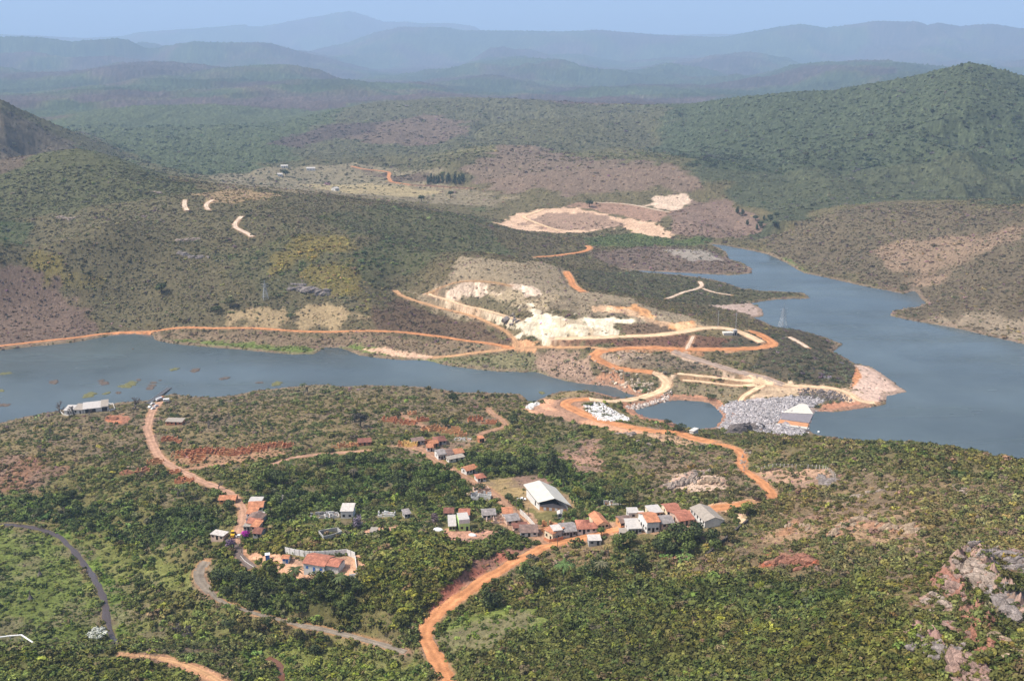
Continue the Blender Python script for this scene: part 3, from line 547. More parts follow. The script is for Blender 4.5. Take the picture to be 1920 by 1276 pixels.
def build_ground():
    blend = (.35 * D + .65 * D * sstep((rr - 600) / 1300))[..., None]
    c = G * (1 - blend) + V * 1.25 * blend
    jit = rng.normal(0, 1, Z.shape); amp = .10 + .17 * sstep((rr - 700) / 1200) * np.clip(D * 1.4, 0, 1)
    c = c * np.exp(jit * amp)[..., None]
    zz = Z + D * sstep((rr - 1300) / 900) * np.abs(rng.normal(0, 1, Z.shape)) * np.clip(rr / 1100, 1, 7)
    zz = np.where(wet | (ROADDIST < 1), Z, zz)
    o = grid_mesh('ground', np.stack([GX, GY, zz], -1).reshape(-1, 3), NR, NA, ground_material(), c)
    o['kind'] = 'structure'; return o
# ------------------------------------------------------------------ water
def build_water():
    m, nt, nd, lk, b = new_mat('lake_water')
    b.inputs['Base Color'].default_value = (.072, .094, .099, 1); b.inputs['Roughness'].default_value = .12; b.inputs['IOR'].default_value = 1.33
    n, r = ramp_noise(nt, .35, 0, 1, 4); n2_, r2 = ramp_noise(nt, .010, .72, 1.28, 5)
    s = nd.new('ShaderNodeVectorMath'); s.operation = 'SCALE'; s.inputs[0].default_value = (.072, .094, .099); lk.new(r2.outputs[0], s.inputs['Scale']); lk.new(s.outputs[0], b.inputs['Base Color'])
    tc = nd.new('ShaderNodeTexCoord'); mp_ = nd.new('ShaderNodeMapping'); mp_.inputs['Scale'].default_value = (.5, 2.2, 1); mp_.inputs['Rotation'].default_value = (0, 0, .5); lk.new(tc.outputs['Object'], mp_.inputs[0]); n3 = nd.new('ShaderNodeTexNoise'); n3.inputs['Scale'].default_value = .012; n3.inputs['Detail'].default_value = 4; lk.new(mp_.outputs[0], n3.inputs['Vector'])
    r3 = nd.new('ShaderNodeMapRange'); lk.new(n3.outputs['Fac'], r3.inputs['Value']); r3.inputs['From Min'].default_value = .35; r3.inputs['From Max'].default_value = .65; r3.inputs['To Min'].default_value = .06; r3.inputs['To Max'].default_value = .3; lk.new(r3.outputs[0], b.inputs['Roughness'])
    bp = nd.new('ShaderNodeBump'); bp.inputs['Strength'].default_value = .35; bp.inputs['Distance'].default_value = .25
    lk.new(n.outputs['Fac'], bp.inputs['Height']); lk.new(bp.outputs[0], b.inputs['Normal'])
    o = mesh_obj('lake', [(-900, 420, 0), (1500, 420, 0), (1500, 1400, 0), (-900, 1400, 0)], [(0, 1, 2, 3)], m); o['kind'] = 'structure'
# ------------------------------------------------------------------ roads as sheets lying on the ground
ROADMAT = {}
def road_mat(ck):
    if ck not in ROADMAT:
        c = ROADCOL[ck]; m, nt, nd, lk, b = new_mat('road_' + ck)
        n, r = ramp_noise(nt, .22, .68, 1.26, 6); n2_, r2 = ramp_noise(nt, 1.8, .80, 1.16, 4)
        uv = nd.new('ShaderNodeAttribute'); uv.attribute_name = 'across'
        w = nd.new('ShaderNodeMath'); w.operation = 'SINE'; mm = nd.new('ShaderNodeMath'); mm.operation = 'MULTIPLY'; mm.inputs[1].default_value = 12.5; lk.new(uv.outputs['Fac'], mm.inputs[0]); lk.new(mm.outputs[0], w.inputs[0])
        wr = nd.new('ShaderNodeMapRange'); wr.inputs['From Min'].default_value = -1; wr.inputs['To Min'].default_value = .84; wr.inputs['To Max'].default_value = 1.08; lk.new(w.outputs[0], wr.inputs['Value'])
        m1 = nd.new('ShaderNodeMath'); m1.operation = 'MULTIPLY'; lk.new(r.outputs[0], m1.inputs[0]); lk.new(r2.outputs[0], m1.inputs[1])
        m3 = nd.new('ShaderNodeMath'); m3.operation = 'MULTIPLY'; lk.new(m1.outputs[0], m3.inputs[0]); lk.new(wr.outputs[0], m3.inputs[1])
        s = nd.new('ShaderNodeVectorMath'); s.operation = 'SCALE'; s.inputs[0].default_value = c; lk.new(m3.outputs[0], s.inputs['Scale'])
        lk.new(s.outputs[0], b.inputs['Base Color']); b.inputs['Roughness'].default_value = .95; b.inputs['Specular IOR Level'].default_value = .05
        ROADMAT[ck] = m
    return ROADMAT[ck]
def ribbon(name, g, w, mat, lift=.12, rag=.35, seed=0, K=7):
    t = np.gradient(g[:, :2], axis=0); t /= np.linalg.norm(t, axis=1)[:, None] + 1e-9; nrm = np.stack([-t[:, 1], t[:, 0]], 1)
    s = np.arange(len(g)) * 1.0
    wl_ = w / 2 + rag * fbm(s / 4, s * 0 + seed, 61, 3); wr_ = w / 2 + rag * fbm(s / 4, s * 0 + seed + 9, 63, 3)
    u = np.linspace(0, 1, K); off = wl_[:, None] * (1 - u)[None] - wr_[:, None] * u[None]
    x = g[:, None, 0] + nrm[:, None, 0] * off; y = g[:, None, 1] + nrm[:, None, 1] * off
    z = samp(Z, x.ravel(), y.ravel()).reshape(x.shape) + lift - .10 * (np.abs(u - .5) * 2)[None] ** 4
    o = grid_mesh(name, np.stack([x, y, z], -1).reshape(-1, 3), len(g), K, mat)
    at = o.data.attributes.new('across', 'FLOAT', 'POINT'); at.data.foreach_set('value', np.tile(u, len(g)).astype(np.float32))
    return o
def build_roads():
    for k, ((nm, w, ck, s), g) in enumerate(zip(ROADS, LINES)):
        rm = np.hypot(g[:, 0], g[:, 1]).mean(); lift = .10 + .004 * (k % 9) + max(rm - 500, 0) * .0005
        o = ribbon(nm, g, w, road_mat(ck), lift, .20 * w, k * 3.7); o['kind'] = 'structure'
# ------------------------------------------------------------------ haze: one closed box of even air
def build_haze():
    m = bpy.data.materials.new('haze_air'); m.use_nodes = True; nt = m.node_tree; nt.nodes.clear()
    out = nt.nodes.new('ShaderNodeOutputMaterial'); pv = nt.nodes.new('ShaderNodeVolumePrincipled')
    pv.inputs['Color'].default_value = (.50, .71, 1.0, 1); pv.inputs['Density'].default_value = HAZE_DENSITY; pv.inputs['Anisotropy'].default_value = .0
    nt.links.new(pv.outputs[0], out.inputs['Volume'])
    x0, x1, y0, y1, z0, z1 = -20000, 20000, -400, 27500, -12, 1500
    v = [(x0, y0, z0), (x1, y0, z0), (x1, y1, z0), (x0, y1, z0), (x0, y0, z1), (x1, y0, z1), (x1, y1, z1), (x0, y1, z1)]
    o = mesh_obj('haze', v, [(0, 3, 2, 1), (4, 5, 6, 7), (0, 1, 5, 4), (1, 2, 6, 5), (2, 3, 7, 6), (3, 0, 4, 7)], m); o['kind'] = 'stuff'
    o['label'] = 'pale blue haze over the whole valley'
# ------------------------------------------------------------------ foliage
def foliage_mat(name, mode):
    m, nt, nd, lk, b = new_mat(name)
    if mode == 'inst':
        c = nd.new('ShaderNodeAttribute'); c.attribute_type = 'INSTANCER'; c.attribute_name = 'tint'; src = c.outputs['Color']
    else:
        c = nd.new('ShaderNodeObjectInfo'); src = c.outputs['Color']
    a = nd.new('ShaderNodeAttribute'); a.attribute_name = 'leaf'
    s = nd.new('ShaderNodeVectorMath'); s.operation = 'SCALE'; lk.new(src, s.inputs[0]); lk.new(a.outputs['Fac'], s.inputs['Scale'])
    lk.new(s.outputs[0], b.inputs['Base Color']); b.inputs['Roughness'].default_value = .7; b.inputs['Specular IOR Level'].default_value = .12
    return m
def leaf_mesh(name, quads, mat, vals):
    """quads: n x 4 x 3"""
    q = np.asarray(quads, np.float32); n = len(q); me = bpy.data.meshes.new(name)
    me.vertices.add(n * 4); me.vertices.foreach_set('co', q.reshape(-1)); me.loops.add(n * 4); me.loops.foreach_set('vertex_index', np.arange(n * 4, dtype=np.int32))
    me.polygons.add(n); me.polygons.foreach_set('loop_start', np.arange(0, n * 4, 4, dtype=np.int32)); me.polygons.foreach_set('loop_total', np.full(n, 4, np.int32)); me.update(calc_edges=True)
    at = me.attributes.new('leaf', 'FLOAT', 'FACE'); at.data.foreach_set('value', np.asarray(vals, np.float32)); me.materials.append(mat)
    return me
def clump_quads(centres, normals, size, g):
    """one bent leaf clump per centre, turned about its normal"""
    n = len(centres); nn = normals / (np.linalg.norm(normals, axis=1)[:, None] + 1e-9)
    t = np.cross(nn, g.normal(size=(n, 3))); t /= np.linalg.norm(t, axis=1)[:, None] + 1e-9; b = np.cross(nn, t)
    s = size * g.uniform(.6, 1.35, (n, 1)); e = s * g.uniform(.55, 1.0, (n, 1))
    return np.stack([centres - t * s - nn * s * .25, centres - b * e + nn * s * .12, centres + t * s - nn * s * .2, centres + b * e + nn * s * .1], 1)
def bush_quads(g, n, lobes, size, h=.85):
    L = []; V = []
    for _ in range(lobes):
        c = np.array([g.uniform(-.5, .5), g.uniform(-.5, .5), h * g.uniform(.25, .5)]); r = g.uniform(.38, .62)
        k = n // lobes; d = g.normal(size=(k, 3)); d /= np.linalg.norm(d, axis=1)[:, None]; d[:, 2] = np.where(d[:, 2] < -.4, -d[:, 2], d[:, 2])
        rad = r * g.uniform(.75, 1.06, (k, 1)); p = c + d * rad * np.array([1, 1, h])
        L.append(clump_quads(p, d + g.normal(0, .38, (k, 3)), size, g)); V.append(g.normal(1, .20, k) * g.uniform(.85, 1.15))
    return np.concatenate(L), np.clip(np.concatenate(V), .5, 1.6)
LEAF_I = foliage_mat('scrub_leaves', 'inst'); LEAF_O = foliage_mat('tree_leaves', 'obj')
protos = []
for k in range(7):
    g = np.random.default_rng(100 + k); q, v = bush_quads(g, [70, 60, 84, 56, 72, 64, 76][k], [3, 2, 4, 2, 3, 5, 3][k], [.20, .22, .19, .21, .2, .19, .21][k], [.85, .7, .95, .6, .8, .7, 1.1][k])
    protos.append(bpy.data.objects.new('shrub_form', leaf_mesh('shrub_form', q, LEAF_I, v)))
def rock_proto(seed, mat):
    g = np.random.default_rng(seed); bm = bmesh.new(); bmesh.ops.create_icosphere(bm, subdivisions=1, radius=1)
    for v in bm.verts: v.co = Vector((v.co.x * g.uniform(.75, 1.2), v.co.y * g.uniform(.75, 1.2), v.co.z * g.uniform(.55, .95)))
    me = bpy.data.meshes.new('stone_form'); bm.to_mesh(me); bm.free(); at = me.attributes.new('leaf', 'FLOAT', 'FACE'); at.data.foreach_set('value', np.ones(len(me.polygons), np.float32)); me.materials.append(mat)
    return bpy.data.objects.new('stone_form', me)
STONE_I = foliage_mat('loose_stone', 'inst'); stone_protos = [rock_proto(200 + k, STONE_I) for k in range(5)]
def scatter_tree(objs):
    ng = bpy.data.node_groups.new('scatter', 'GeometryNodeTree'); ng.interface.new_socket('Geometry', in_out='INPUT', socket_type='NodeSocketGeometry'); ng.interface.new_socket('Geometry', in_out='OUTPUT', socket_type='NodeSocketGeometry')
    N = ng.nodes; Lk = ng.links; gi = N.new('NodeGroupInput'); go = N.new('NodeGroupOutput'); j = N.new('GeometryNodeJoinGeometry')
    for o in reversed(objs):
        oi = N.new('GeometryNodeObjectInfo'); oi.inputs['Object'].default_value = o; oi.inputs['As Instance'].default_value = False
        gti = N.new('GeometryNodeGeometryToInstance'); Lk.new(oi.outputs['Geometry'], gti.inputs[0]); Lk.new(gti.outputs[0], j.inputs[0])
    ip = N.new('GeometryNodeInstanceOnPoints'); ip.inputs['Pick Instance'].default_value = True
    def attr(nm, ty):
        a = N.new('GeometryNodeInputNamedAttribute'); a.data_type = ty; a.inputs['Name'].default_value = nm; return a.outputs['Attribute']
    e = N.new('FunctionNodeEulerToRotation'); Lk.new(attr('turn', 'FLOAT_VECTOR'), e.inputs[0])
    Lk.new(gi.outputs[0], ip.inputs['Points']); Lk.new(j.outputs[0], ip.inputs['Instance']); Lk.new(attr('form', 'INT'), ip.inputs['Instance Index'])
    Lk.new(e.outputs[0], ip.inputs['Rotation']); Lk.new(attr('stretch', 'FLOAT_VECTOR'), ip.inputs['Scale']); Lk.new(ip.outputs[0], go.inputs[0])
    return ng
def scatter(name, xyz, scale, tint, objs, label, tilt=.15, seed=1):
    g = np.random.default_rng(seed); n = len(xyz); me = bpy.data.meshes.new(name); me.vertices.add(n); me.vertices.foreach_set('co', np.asarray(xyz, np.float32).ravel())
    def put(nm, ty, key, a): at = me.attributes.new(nm, ty, 'POINT'); at.data.foreach_set(key, np.ascontiguousarray(a).ravel())
    t = np.stack([g.normal(0, tilt, n), g.normal(0, tilt, n), g.uniform(0, 6.283, n)], 1).astype(np.float32)
    put('turn', 'FLOAT_VECTOR', 'vector', t); put('stretch', 'FLOAT_VECTOR', 'vector', np.asarray(scale, np.float32)); put('form', 'INT', 'value', g.integers(0, len(objs), n).astype(np.int32))
    c4 = np.ones((n, 4), np.float32); c4[:, :3] = tint; put('tint', 'FLOAT_COLOR', 'color', c4)
    o = bpy.data.objects.new(name, me); col.objects.link(o); md = o.modifiers.new('scatter', 'NODES'); md.node_group = scatter_tree(objs)
    o['kind'] = 'stuff'; o['label'] = label; return o
def vary_tint(t, g):
    n = len(t); t = t * np.exp(g.normal(0, .26, (n, 1))) * np.exp(g.normal(0, .07, (n, 3)))
    u = g.uniform(size=n); t = np.where((u < .06)[:, None], t * np.array((1.35, 1.0, 1.9)), t)          # leafless, lilac-grey
    t = np.where(((u > .06) & (u < .14))[:, None], t * np.array((1.32, 1.30, .85)), t)                  # yellowing
    return np.where(((u > .14) & (u < .26))[:, None], t * np.array((.62, .72, .6)), t)
def build_scrub():
    g = np.random.default_rng(5); K = .0034; r0, r1 = 165, 2850; a1 = R_(33)
    n = int((math.log(r1 / r0)) * 2 * a1 / K ** 2); a = g.uniform(-a1, a1, n); r = np.exp(g.uniform(math.log(r0), math.log(r1), n))
    x, y = r * np.sin(a), r * np.cos(a); fi, fj = idx(a, r); i = np.rint(fi).astype(int); j = np.rint(fj).astype(int)
    d = D[i, j]; clump = fbm(x / 9, y / 9, 71, 2); p = np.where(d > .9, d, d * (1 + 1.3 * clump)) * np.where(r < 600, 1, .85)
    keep = (g.uniform(size=n) < p) & (~wet[i, j]) & (~BUILT[i, j]); x, y, r, i, j = x[keep], y[keep], r[keep], i[keep], j[keep]
    s = np.maximum(S[i, j], .40 * K * r * np.where(r < 640, 1, .85)) * np.exp(g.normal(0, .36, len(x)) + .25 * fbm(x / 25, y / 25, 76, 2)); s = np.minimum(s, S[i, j] * 1.9 + .3 * K * r)
    z = samp(Z, x, y) - .12 * s; t = vary_tint(V[i, j] * np.where((r > 640) & (r < 1500), 1.62, 1.45)[:, None] * np.exp(.30 * fbm(x / 22, y / 22, 73, 3) + .16 * fbm(x / 70, y / 70, 74, 2))[:, None] * np.exp(fbm(x / 30, y / 30, 75, 2)[:, None] * np.array((.12, 0, -.1))), g); sc = np.stack([s * g.uniform(.85, 1.2, len(s)), s * g.uniform(.85, 1.2, len(s)), s * g.uniform(.7, 1.1, len(s)) * np.where((r > 640) & (r < 1500), .58, 1)], 1)
    xyz = np.stack([x, y, z], 1)
    for nm, m, lab in (('valley_scrub', r < 640, 'low green and olive scrub covering the valley floor and near slopes'), ('hill_scrub', (r >= 640) & (r < 1350), 'dry brownish scrub covering the hills around the lake'), ('mountain_woodland', r >= 1350, 'bluish green woodland covering the far hills and ridge')):
        scatter(nm, xyz[m], sc[m], t[m], protos, lab, .15, 3)
def build_tufts():
    """dry grass and seedlings between the shrubs"""
    g = np.random.default_rng(8); K = .0030; r0, r1 = 170, 1250; a1 = R_(33); n = int((math.log(r1 / r0)) * 2 * a1 / K ** 2); a = g.uniform(-a1, a1, n); r = np.exp(g.uniform(math.log(r0), math.log(r1), n))
    x, y = r * np.sin(a), r * np.cos(a); fi, fj = idx(a, r); i = np.rint(fi).astype(int); j = np.rint(fj).astype(int); d = D[i, j]
    keep = (g.uniform(size=n) < np.clip(d * 2.2, 0, .8) * np.where(d > .85, .15, 1)) & (~wet[i, j]) & (~BUILT[i, j]); x, y, r, i, j = x[keep], y[keep], r[keep], i[keep], j[keep]
    s = np.maximum(.34, .36 * K * r) * np.exp(g.normal(0, .35, len(x))); t = vary_tint(G[i, j] * .75 + V[i, j] * .45, g)
    scatter('ground_tufts', np.stack([x, y, samp(Z, x, y) - .1 * s], 1), np.stack([s, s, s * .7], 1), t, protos[:4], 'tufts of dry grass and seedlings between the shrubs', .2, 9)
def build_stones():
    for nm, s, step, rad, c, lab, sd in (
        ('grey_riprap', "1346,766 1372,752 1420,751 1494,742 1532,744 1548,752 1526,762 1500,768 1466,774 1455,796 1514,803 1505,815 1480,816 1420,810 1345,803 1360,790 1362,774", .75, .62, (.33, .305, .30), 'grey rock fill covering the face of the dam', 1),
        ('white_rubble', "1093,759 1113,755 1129,755 1179,783 1174,789 1146,790 1123,787", .6, .50, (.62, .59, .56), 'bed of white broken stone beside the orange road', 2),
        ('white_rubble', "984,765 1008,752 1012,756 996,768", .6, .5, (.60, .58, .54), 'small patch of white stone at the lake end of the orange platform', 3),
        ('causeway_stones', "1170,762 1205,757 1240,745 1256,728 1262,735 1250,750 1215,762 1187,767", .7, .5, (.48, .41, .35), 'pinkish stones on the pond side of the causeway', 4),
        ('facing_stones', "1496,729 1530,730 1568,733 1602,752 1560,752 1500,745", .9, .6, (.15, .125, .115), 'dark stone facing below the haul road', 5),
        ('slope_stones', "1150,690 1200,706 1228,722 1212,740 1180,728 1135,706", 1.6, .8, (.40, .32, .24), 'pale boulders tumbled on the slope above the channel', 6),
        ('slope_stones', "1030,670 1110,668 1140,700 1170,730 1110,718 1060,700", 3.2, .7, (.34, .24, .18), 'pinkish boulders tumbled on the slope below the junction', 7)):
        h = hit(P(s)); g = np.random.default_rng(300 + sd); x0, y0 = h[:, :2].min(0); x1, y1 = h[:, :2].max(0); n = int((x1 - x0) * (y1 - y0) / step ** 2)
        x = g.uniform(x0, x1, n); y = g.uniform(y0, y1, n); k = sdist(x, y, h) + .8 * g.normal(size=n) > 0; x, y = x[k], y[k]; n = len(x)
        s_ = rad * np.exp(g.normal(0, .35, n)); z = np.maximum(samp(Z, x, y), -.3) + .1 * s_; t = np.array(c) * np.exp(g.normal(0, .28, (n, 1)))
        scatter(nm, np.stack([x, y, z], 1), np.stack([s_, s_, s_ * .8], 1), t, stone_protos, lab, .6, sd)
# ------------------------------------------------------------------ trees, one object each
BARK = mat_plain('bark', (.10, .075, .055), .9, .3, 3); DEADWOOD = mat_plain('dead_wood', (.13, .11, .10), .9, .3, 3); PALMBARK = mat_plain('palm_bark', (.17, .14, .11), .9, .3, 3)
def tube_bm(bm, pts, rads, n=6):
    rings = []
    for k, p in enumerate(pts):
        p = Vector(p); t = (Vector(pts[min(k + 1, len(pts) - 1)]) - Vector(pts[max(k - 1, 0)])).normalized()
        a = t.orthogonal().normalized(); b = t.cross(a)
        rings.append([bm.verts.new(p + (a * math.cos(2 * math.pi * i / n) + b * math.sin(2 * math.pi * i / n)) * rads[k]) for i in range(n)])
    for k in range(len(rings) - 1):
        for i in range(n): bm.faces.new((rings[k][i], rings[k][(i + 1) % n], rings[k + 1][(i + 1) % n], rings[k + 1][i]))
    bm.faces.new(list(reversed(rings[0]))); bm.faces.new(rings[-1])
def bm_mesh(name, bm, mat):
    me = bpy.data.meshes.new(name); bmesh.ops.recalc_face_normals(bm, faces=bm.faces); bm.to_mesh(me); bm.free(); me.materials.append(mat); return me
def trunk_mesh(g, h=1.0, limbs=4, r=.035):
    bm = bmesh.new(); p = [(0, 0, -.06), (g.uniform(-.02, .02), g.uniform(-.02, .02), .2 * h), (g.uniform(-.04, .04), g.uniform(-.04, .04), .42 * h), (g.uniform(-.05, .05), g.uniform(-.05, .05), .75 * h)]
    tube_bm(bm, p, [r * 1.3, r, r * .75, r * .3])
    for k in range(limbs):
        a = 6.283 * k / limbs + g.uniform(-.4, .4); o = Vector(p[1]).lerp(Vector(p[2]), g.uniform(.3, 1)); e = Vector((math.cos(a) * .26, math.sin(a) * .26, h * g.uniform(.55, .8)))
        tube_bm(bm, [o, o.lerp(e, .5) + Vector((0, 0, .04)), e], [r * .6, r * .4, r * .15], 5)
    return bm_mesh('trunk', bm, BARK)
def crown_mesh(g, kind):
    L = []; W = []
    if kind == 'round': lob = [(0, 0, .62, .30)] + [(.22 * math.cos(a), .22 * math.sin(a), g.uniform(.46, .68), g.uniform(.17, .24)) for a in np.arange(6) * 1.047 + g.uniform(0, 1)]
    elif kind == 'loose': lob = [(.3 * math.cos(a) * g.uniform(.3, 1), .3 * math.sin(a) * g.uniform(.3, 1), g.uniform(.45, .85), g.uniform(.13, .2)) for a in g.uniform(0, 6.28, 8)]
    elif kind == 'tall': lob = [(g.uniform(-.1, .1), g.uniform(-.1, .1), z, .24 - .16 * (z - .3)) for z in np.linspace(.28, .92, 7)]
    else: lob = [(.36 * math.cos(a), .36 * math.sin(a), g.uniform(.5, .66), g.uniform(.17, .25)) for a in np.arange(6) * 1.047] + [(0, 0, .68, .25)]
    for cx, cy, cz, r in lob:
        k = int(70 * (r / .22) ** 2); d = g.normal(size=(k, 3)); d /= np.linalg.norm(d, axis=1)[:, None]
        p = np.array([cx, cy, cz]) + d * r * g.uniform(.7, 1.1, (k, 1)) * np.array([1, 1, .85])
        L.append(clump_quads(p, d + g.normal(0, .35, (k, 3)), .050, g)); W.append(np.clip(g.normal(1, .22, k) * g.uniform(.8, 1.2), .5, 1.7))
    return leaf_mesh('crown', np.concatenate(L), LEAF_O, np.concatenate(W))
def bare_mesh(g):
    bm = bmesh.new()
    def br(o, d, l, r, n):
        e = o + d * l; tube_bm(bm, [o, o.lerp(e, .5) + Vector(g.normal(0, .06 * l, 3)), e], [r, r * .8, r * .55], 4)
        if n:
            for _ in range(3): br(o.lerp(e, g.uniform(.6, 1)), (d + Vector(g.normal(0, .62, 3)) + Vector((0, 0, .12))).normalized(), l * g.uniform(.58, .8), max(r * .6, .012), n - 1)
    br(Vector((0, 0, -.05)), Vector((g.uniform(-.1, .1), g.uniform(-.1, .1), 1)).normalized(), .36, .06, 4)
    return bm_mesh('branches', bm, DEADWOOD)
def palm_crown(g, n=15, L=.42, droop=.5):
    Q = []; W = []
    for k in range(n):
        a = 6.283 * k / n + g.uniform(-.2, .2); up = g.uniform(.1, .75); prev = None
        for s in np.linspace(0, 1, 6):
            rad = L * s; z = 1 + L * (up * s - droop * 1.5 * s * s); w = .05 * math.sin(math.pi * min(s * .9 + .1, 1)) + .006
            c = Vector((math.cos(a) * rad, math.sin(a) * rad, z)); b = Vector((-math.sin(a), math.cos(a), 0)) * w
            if prev is not None:
                pc, pb = prev
                Q.append([pc, c, c + b - Vector((0, 0, w * .5)), pc + pb - Vector((0, 0, pb.length * .5))]); Q.append([c, pc, pc - pb - Vector((0, 0, pb.length * .5)), c - b - Vector((0, 0, w * .5))]); W += [g.uniform(.7, 1.3)] * 2
            prev = (c, b)
    return leaf_mesh('crown', [[tuple(p) for p in q] for q in Q], LEAF_O, W)
def palm_trunk(g):
    bm = bmesh.new(); lx = g.uniform(-.06, .06); tube_bm(bm, [(0, 0, -.05), (lx * .3, 0, .35), (lx * .5, 0, .7), (0, 0, 1.0)], [.035, .026, .022, .02], 6); return bm_mesh('trunk', bm, PALMBARK)
def banana_crown(g):
    Q = []; W = []
    for k in range(9):
        a = 6.283 * k / 9 + g.uniform(-.3, .3); up = g.uniform(.5, 1.3); prev = None
        for s in np.linspace(0, 1, 5):
            c = Vector((math.cos(a) * .42 * s, math.sin(a) * .42 * s, .35 + .6 * (up * s - .75 * s * s))); b = Vector((-math.sin(a), math.cos(a), 0)) * (.085 * math.sin(math.pi * (s * .85 + .12)))
            if prev is not None: Q.append([prev[0] - prev[1], prev[0] + prev[1], c + b, c - b]); W.append(g.uniform(.8, 1.3))
            prev = (c, b)
    return leaf_mesh('leaves', [[tuple(p) for p in q] for q in Q], LEAF_O, W)
G2 = np.random.default_rng(77)
TRUNKS = [trunk_mesh(np.random.default_rng(400 + k)) for k in range(4)]
CROWNS = {k: [crown_mesh(np.random.default_rng(500 + 9 * i + len(k)), k) for i in range(4)] for k in ('round', 'loose', 'tall', 'spread')}
BARES = [bare_mesh(np.random.default_rng(600 + k)) for k in range(3)]; PALMS = [palm_crown(np.random.default_rng(640 + k)) for k in range(3)]; PTRUNK = [palm_trunk(np.random.default_rng(650 + k)) for k in range(2)]
BANANA = [banana_crown(np.random.default_rng(660 + k)) for k in range(3)]
bm = bmesh.new(); tube_bm(bm, [(0, 0, -.05), (0, 0, .2), (0, 0, .42)], [.045, .04, .025], 6); BSTEM = bm_mesh('stem', bm, mat_plain('banana_stem', (.12, .13, .06), .8))
def tag(o, label, cat, group=None):
    o['label'] = label; o['category'] = cat
    if group: o['group'] = group
    return o
def empty(name, loc, rz=0):
    o = bpy.data.objects.new(name, None); o.empty_display_size = .5; col.objects.link(o); o.location = loc; o.rotation_euler = (0, 0, rz); return o
def child(name, me, par):
    o = bpy.data.objects.new(name, me); col.objects.link(o); o.parent = par; return o
TREEXY = []
def tree(pos, h, kind, c, label, group=None, wide=1.0, name=None):
    x, y = float(pos[0]), float(pos[1]); z = float(samp(Z, x, y)[0]); TREEXY.append((x, y, h)); rz = G2.uniform(0, 6.28)
    if kind == 'bare':
        r = empty(name or 'bare_tree', (x, y, z), rz); o = child('branches', BARES[G2.integers(3)], r); o.scale = (h * wide,) * 2 + (h,)
        return tag(r, label, 'tree', group)
    if kind == 'palm':
        r = empty(name or 'palm_tree', (x, y, z), rz); t = child('trunk', PTRUNK[G2.integers(2)], r); t.scale = (h * .8, h * .8, h); o = child('crown', PALMS[G2.integers(3)], r); o.scale = (h * wide, h * wide, h)
    elif kind == 'banana':
        r = empty(name or 'banana_plant', (x, y, z), rz); t = child('stem', BSTEM, r); t.scale = (h,) * 3; o = child('leaves', BANANA[G2.integers(3)], r); o.scale = (h,) * 3
        o.color = tuple(np.array(c) * math.exp(G2.normal(0, .12))) + (1,); return tag(r, label, 'banana plant', group)
    else:
        r = empty(name or 'broadleaf_tree', (x, y, z), rz); t = child('trunk', TRUNKS[G2.integers(4)], r); t.scale = (h * wide, h * wide, h); o = child('crown', CROWNS[kind][G2.integers(4)], r); o.scale = (h * wide, h * wide, h)
    o.color = tuple(np.array(c) * math.exp(G2.normal(0, .10))) + (1,)
    return tag(r, label, 'tree', group)
def tp(px): return hit(P(px))[0]
# ------------------------------------------------------------------ buildings
M = {}
def mp(k, c, rough=.85, var=.14, scale=.8, fine=None, **kw):
    M[k] = mat_plain(k, c, rough, var, scale, fine=fine, **kw); return M[k]
mp('white_wall', (.63, .615, .58), fine=4); mp('cream_wall', (.66, .55, .38), fine=4); mp('grey_wall', (.38, .37, .35), fine=4); mp('pink_wall', (.56, .40, .31), fine=4); mp('yellow_wall', (.70, .48, .16), fine=4)
mp('green_wall', (.42, .62, .22), var=.2, fine=3); mp('blue_wall', (.48, .53, .62), fine=4); mp('brick_wall', (.48, .20, .10), var=.25, fine=3); mp('orange_wall', (.55, .28, .13), fine=4)
mp('orange_tile', (.44, .19, .10), var=.34, scale=.55, fine=3); mp('red_tile', (.35, .14, .09), var=.34, scale=.55, fine=3); mp('brown_tile', (.20, .135, .11), var=.34, scale=.55, fine=3); mp('grey_tile', (.27, .24, .225), var=.34, scale=.55, fine=3)
mp('dark_tile', (.20, .085, .06), var=.34, scale=.55, fine=3); mp('metal_roof', (.50, .475, .41), .55, .07, .4, spec=.4); mp('pale_roof', (.45, .42, .385), .7, .12, fine=3); mp('concrete_roof', (.50, .455, .41), var=.2, fine=3); mp('fibre_roof', (.31, .27, .225), var=.16, fine=3)
mp('dark_opening', (.025, .023, .022), .6, .1); mp('blue_paint', (.06, .16, .42), .6, .1); mp('white_paint', (.80, .80, .78), .5, .05); mp('yellow_paint', (.75, .45, .03), .5, .1); mp('silver_paint', (.55, .57, .60), .35, .05, spec=.5); mp('car_glass', (.02, .025, .03), .1, .05, spec=.6); mp('tyre', (.02, .02, .02), .9, .1)
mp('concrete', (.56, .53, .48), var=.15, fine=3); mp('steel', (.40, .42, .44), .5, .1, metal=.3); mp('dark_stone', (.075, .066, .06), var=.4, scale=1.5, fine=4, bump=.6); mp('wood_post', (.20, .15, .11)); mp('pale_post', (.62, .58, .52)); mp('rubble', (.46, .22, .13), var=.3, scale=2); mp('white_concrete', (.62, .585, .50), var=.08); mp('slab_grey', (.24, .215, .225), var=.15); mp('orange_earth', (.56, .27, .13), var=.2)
mp('dark_deck', (.10, .10, .105), var=.25, scale=1.5); mp('grey_rock', (0.187, 0.160, 0.145), var=.5, scale=.7, fine=3, bump=.8); mp('tan_rock', (0.271, 0.202, 0.136), var=.5, scale=.7, fine=3, bump=.8); mp('red_rock', (0.234, 0.108, 0.070), var=.5, scale=.7, fine=3, bump=.8); mp('pale_rock', (0.253, 0.202, 0.163), var=.5, scale=.7, fine=3, bump=.8); mp('rose_rock', (0.224, 0.150, 0.121), var=.5, scale=.7, fine=3, bump=.8); mp('dark_rock', (.13, .11, .10), var=.4, scale=.7, fine=3, bump=.8)
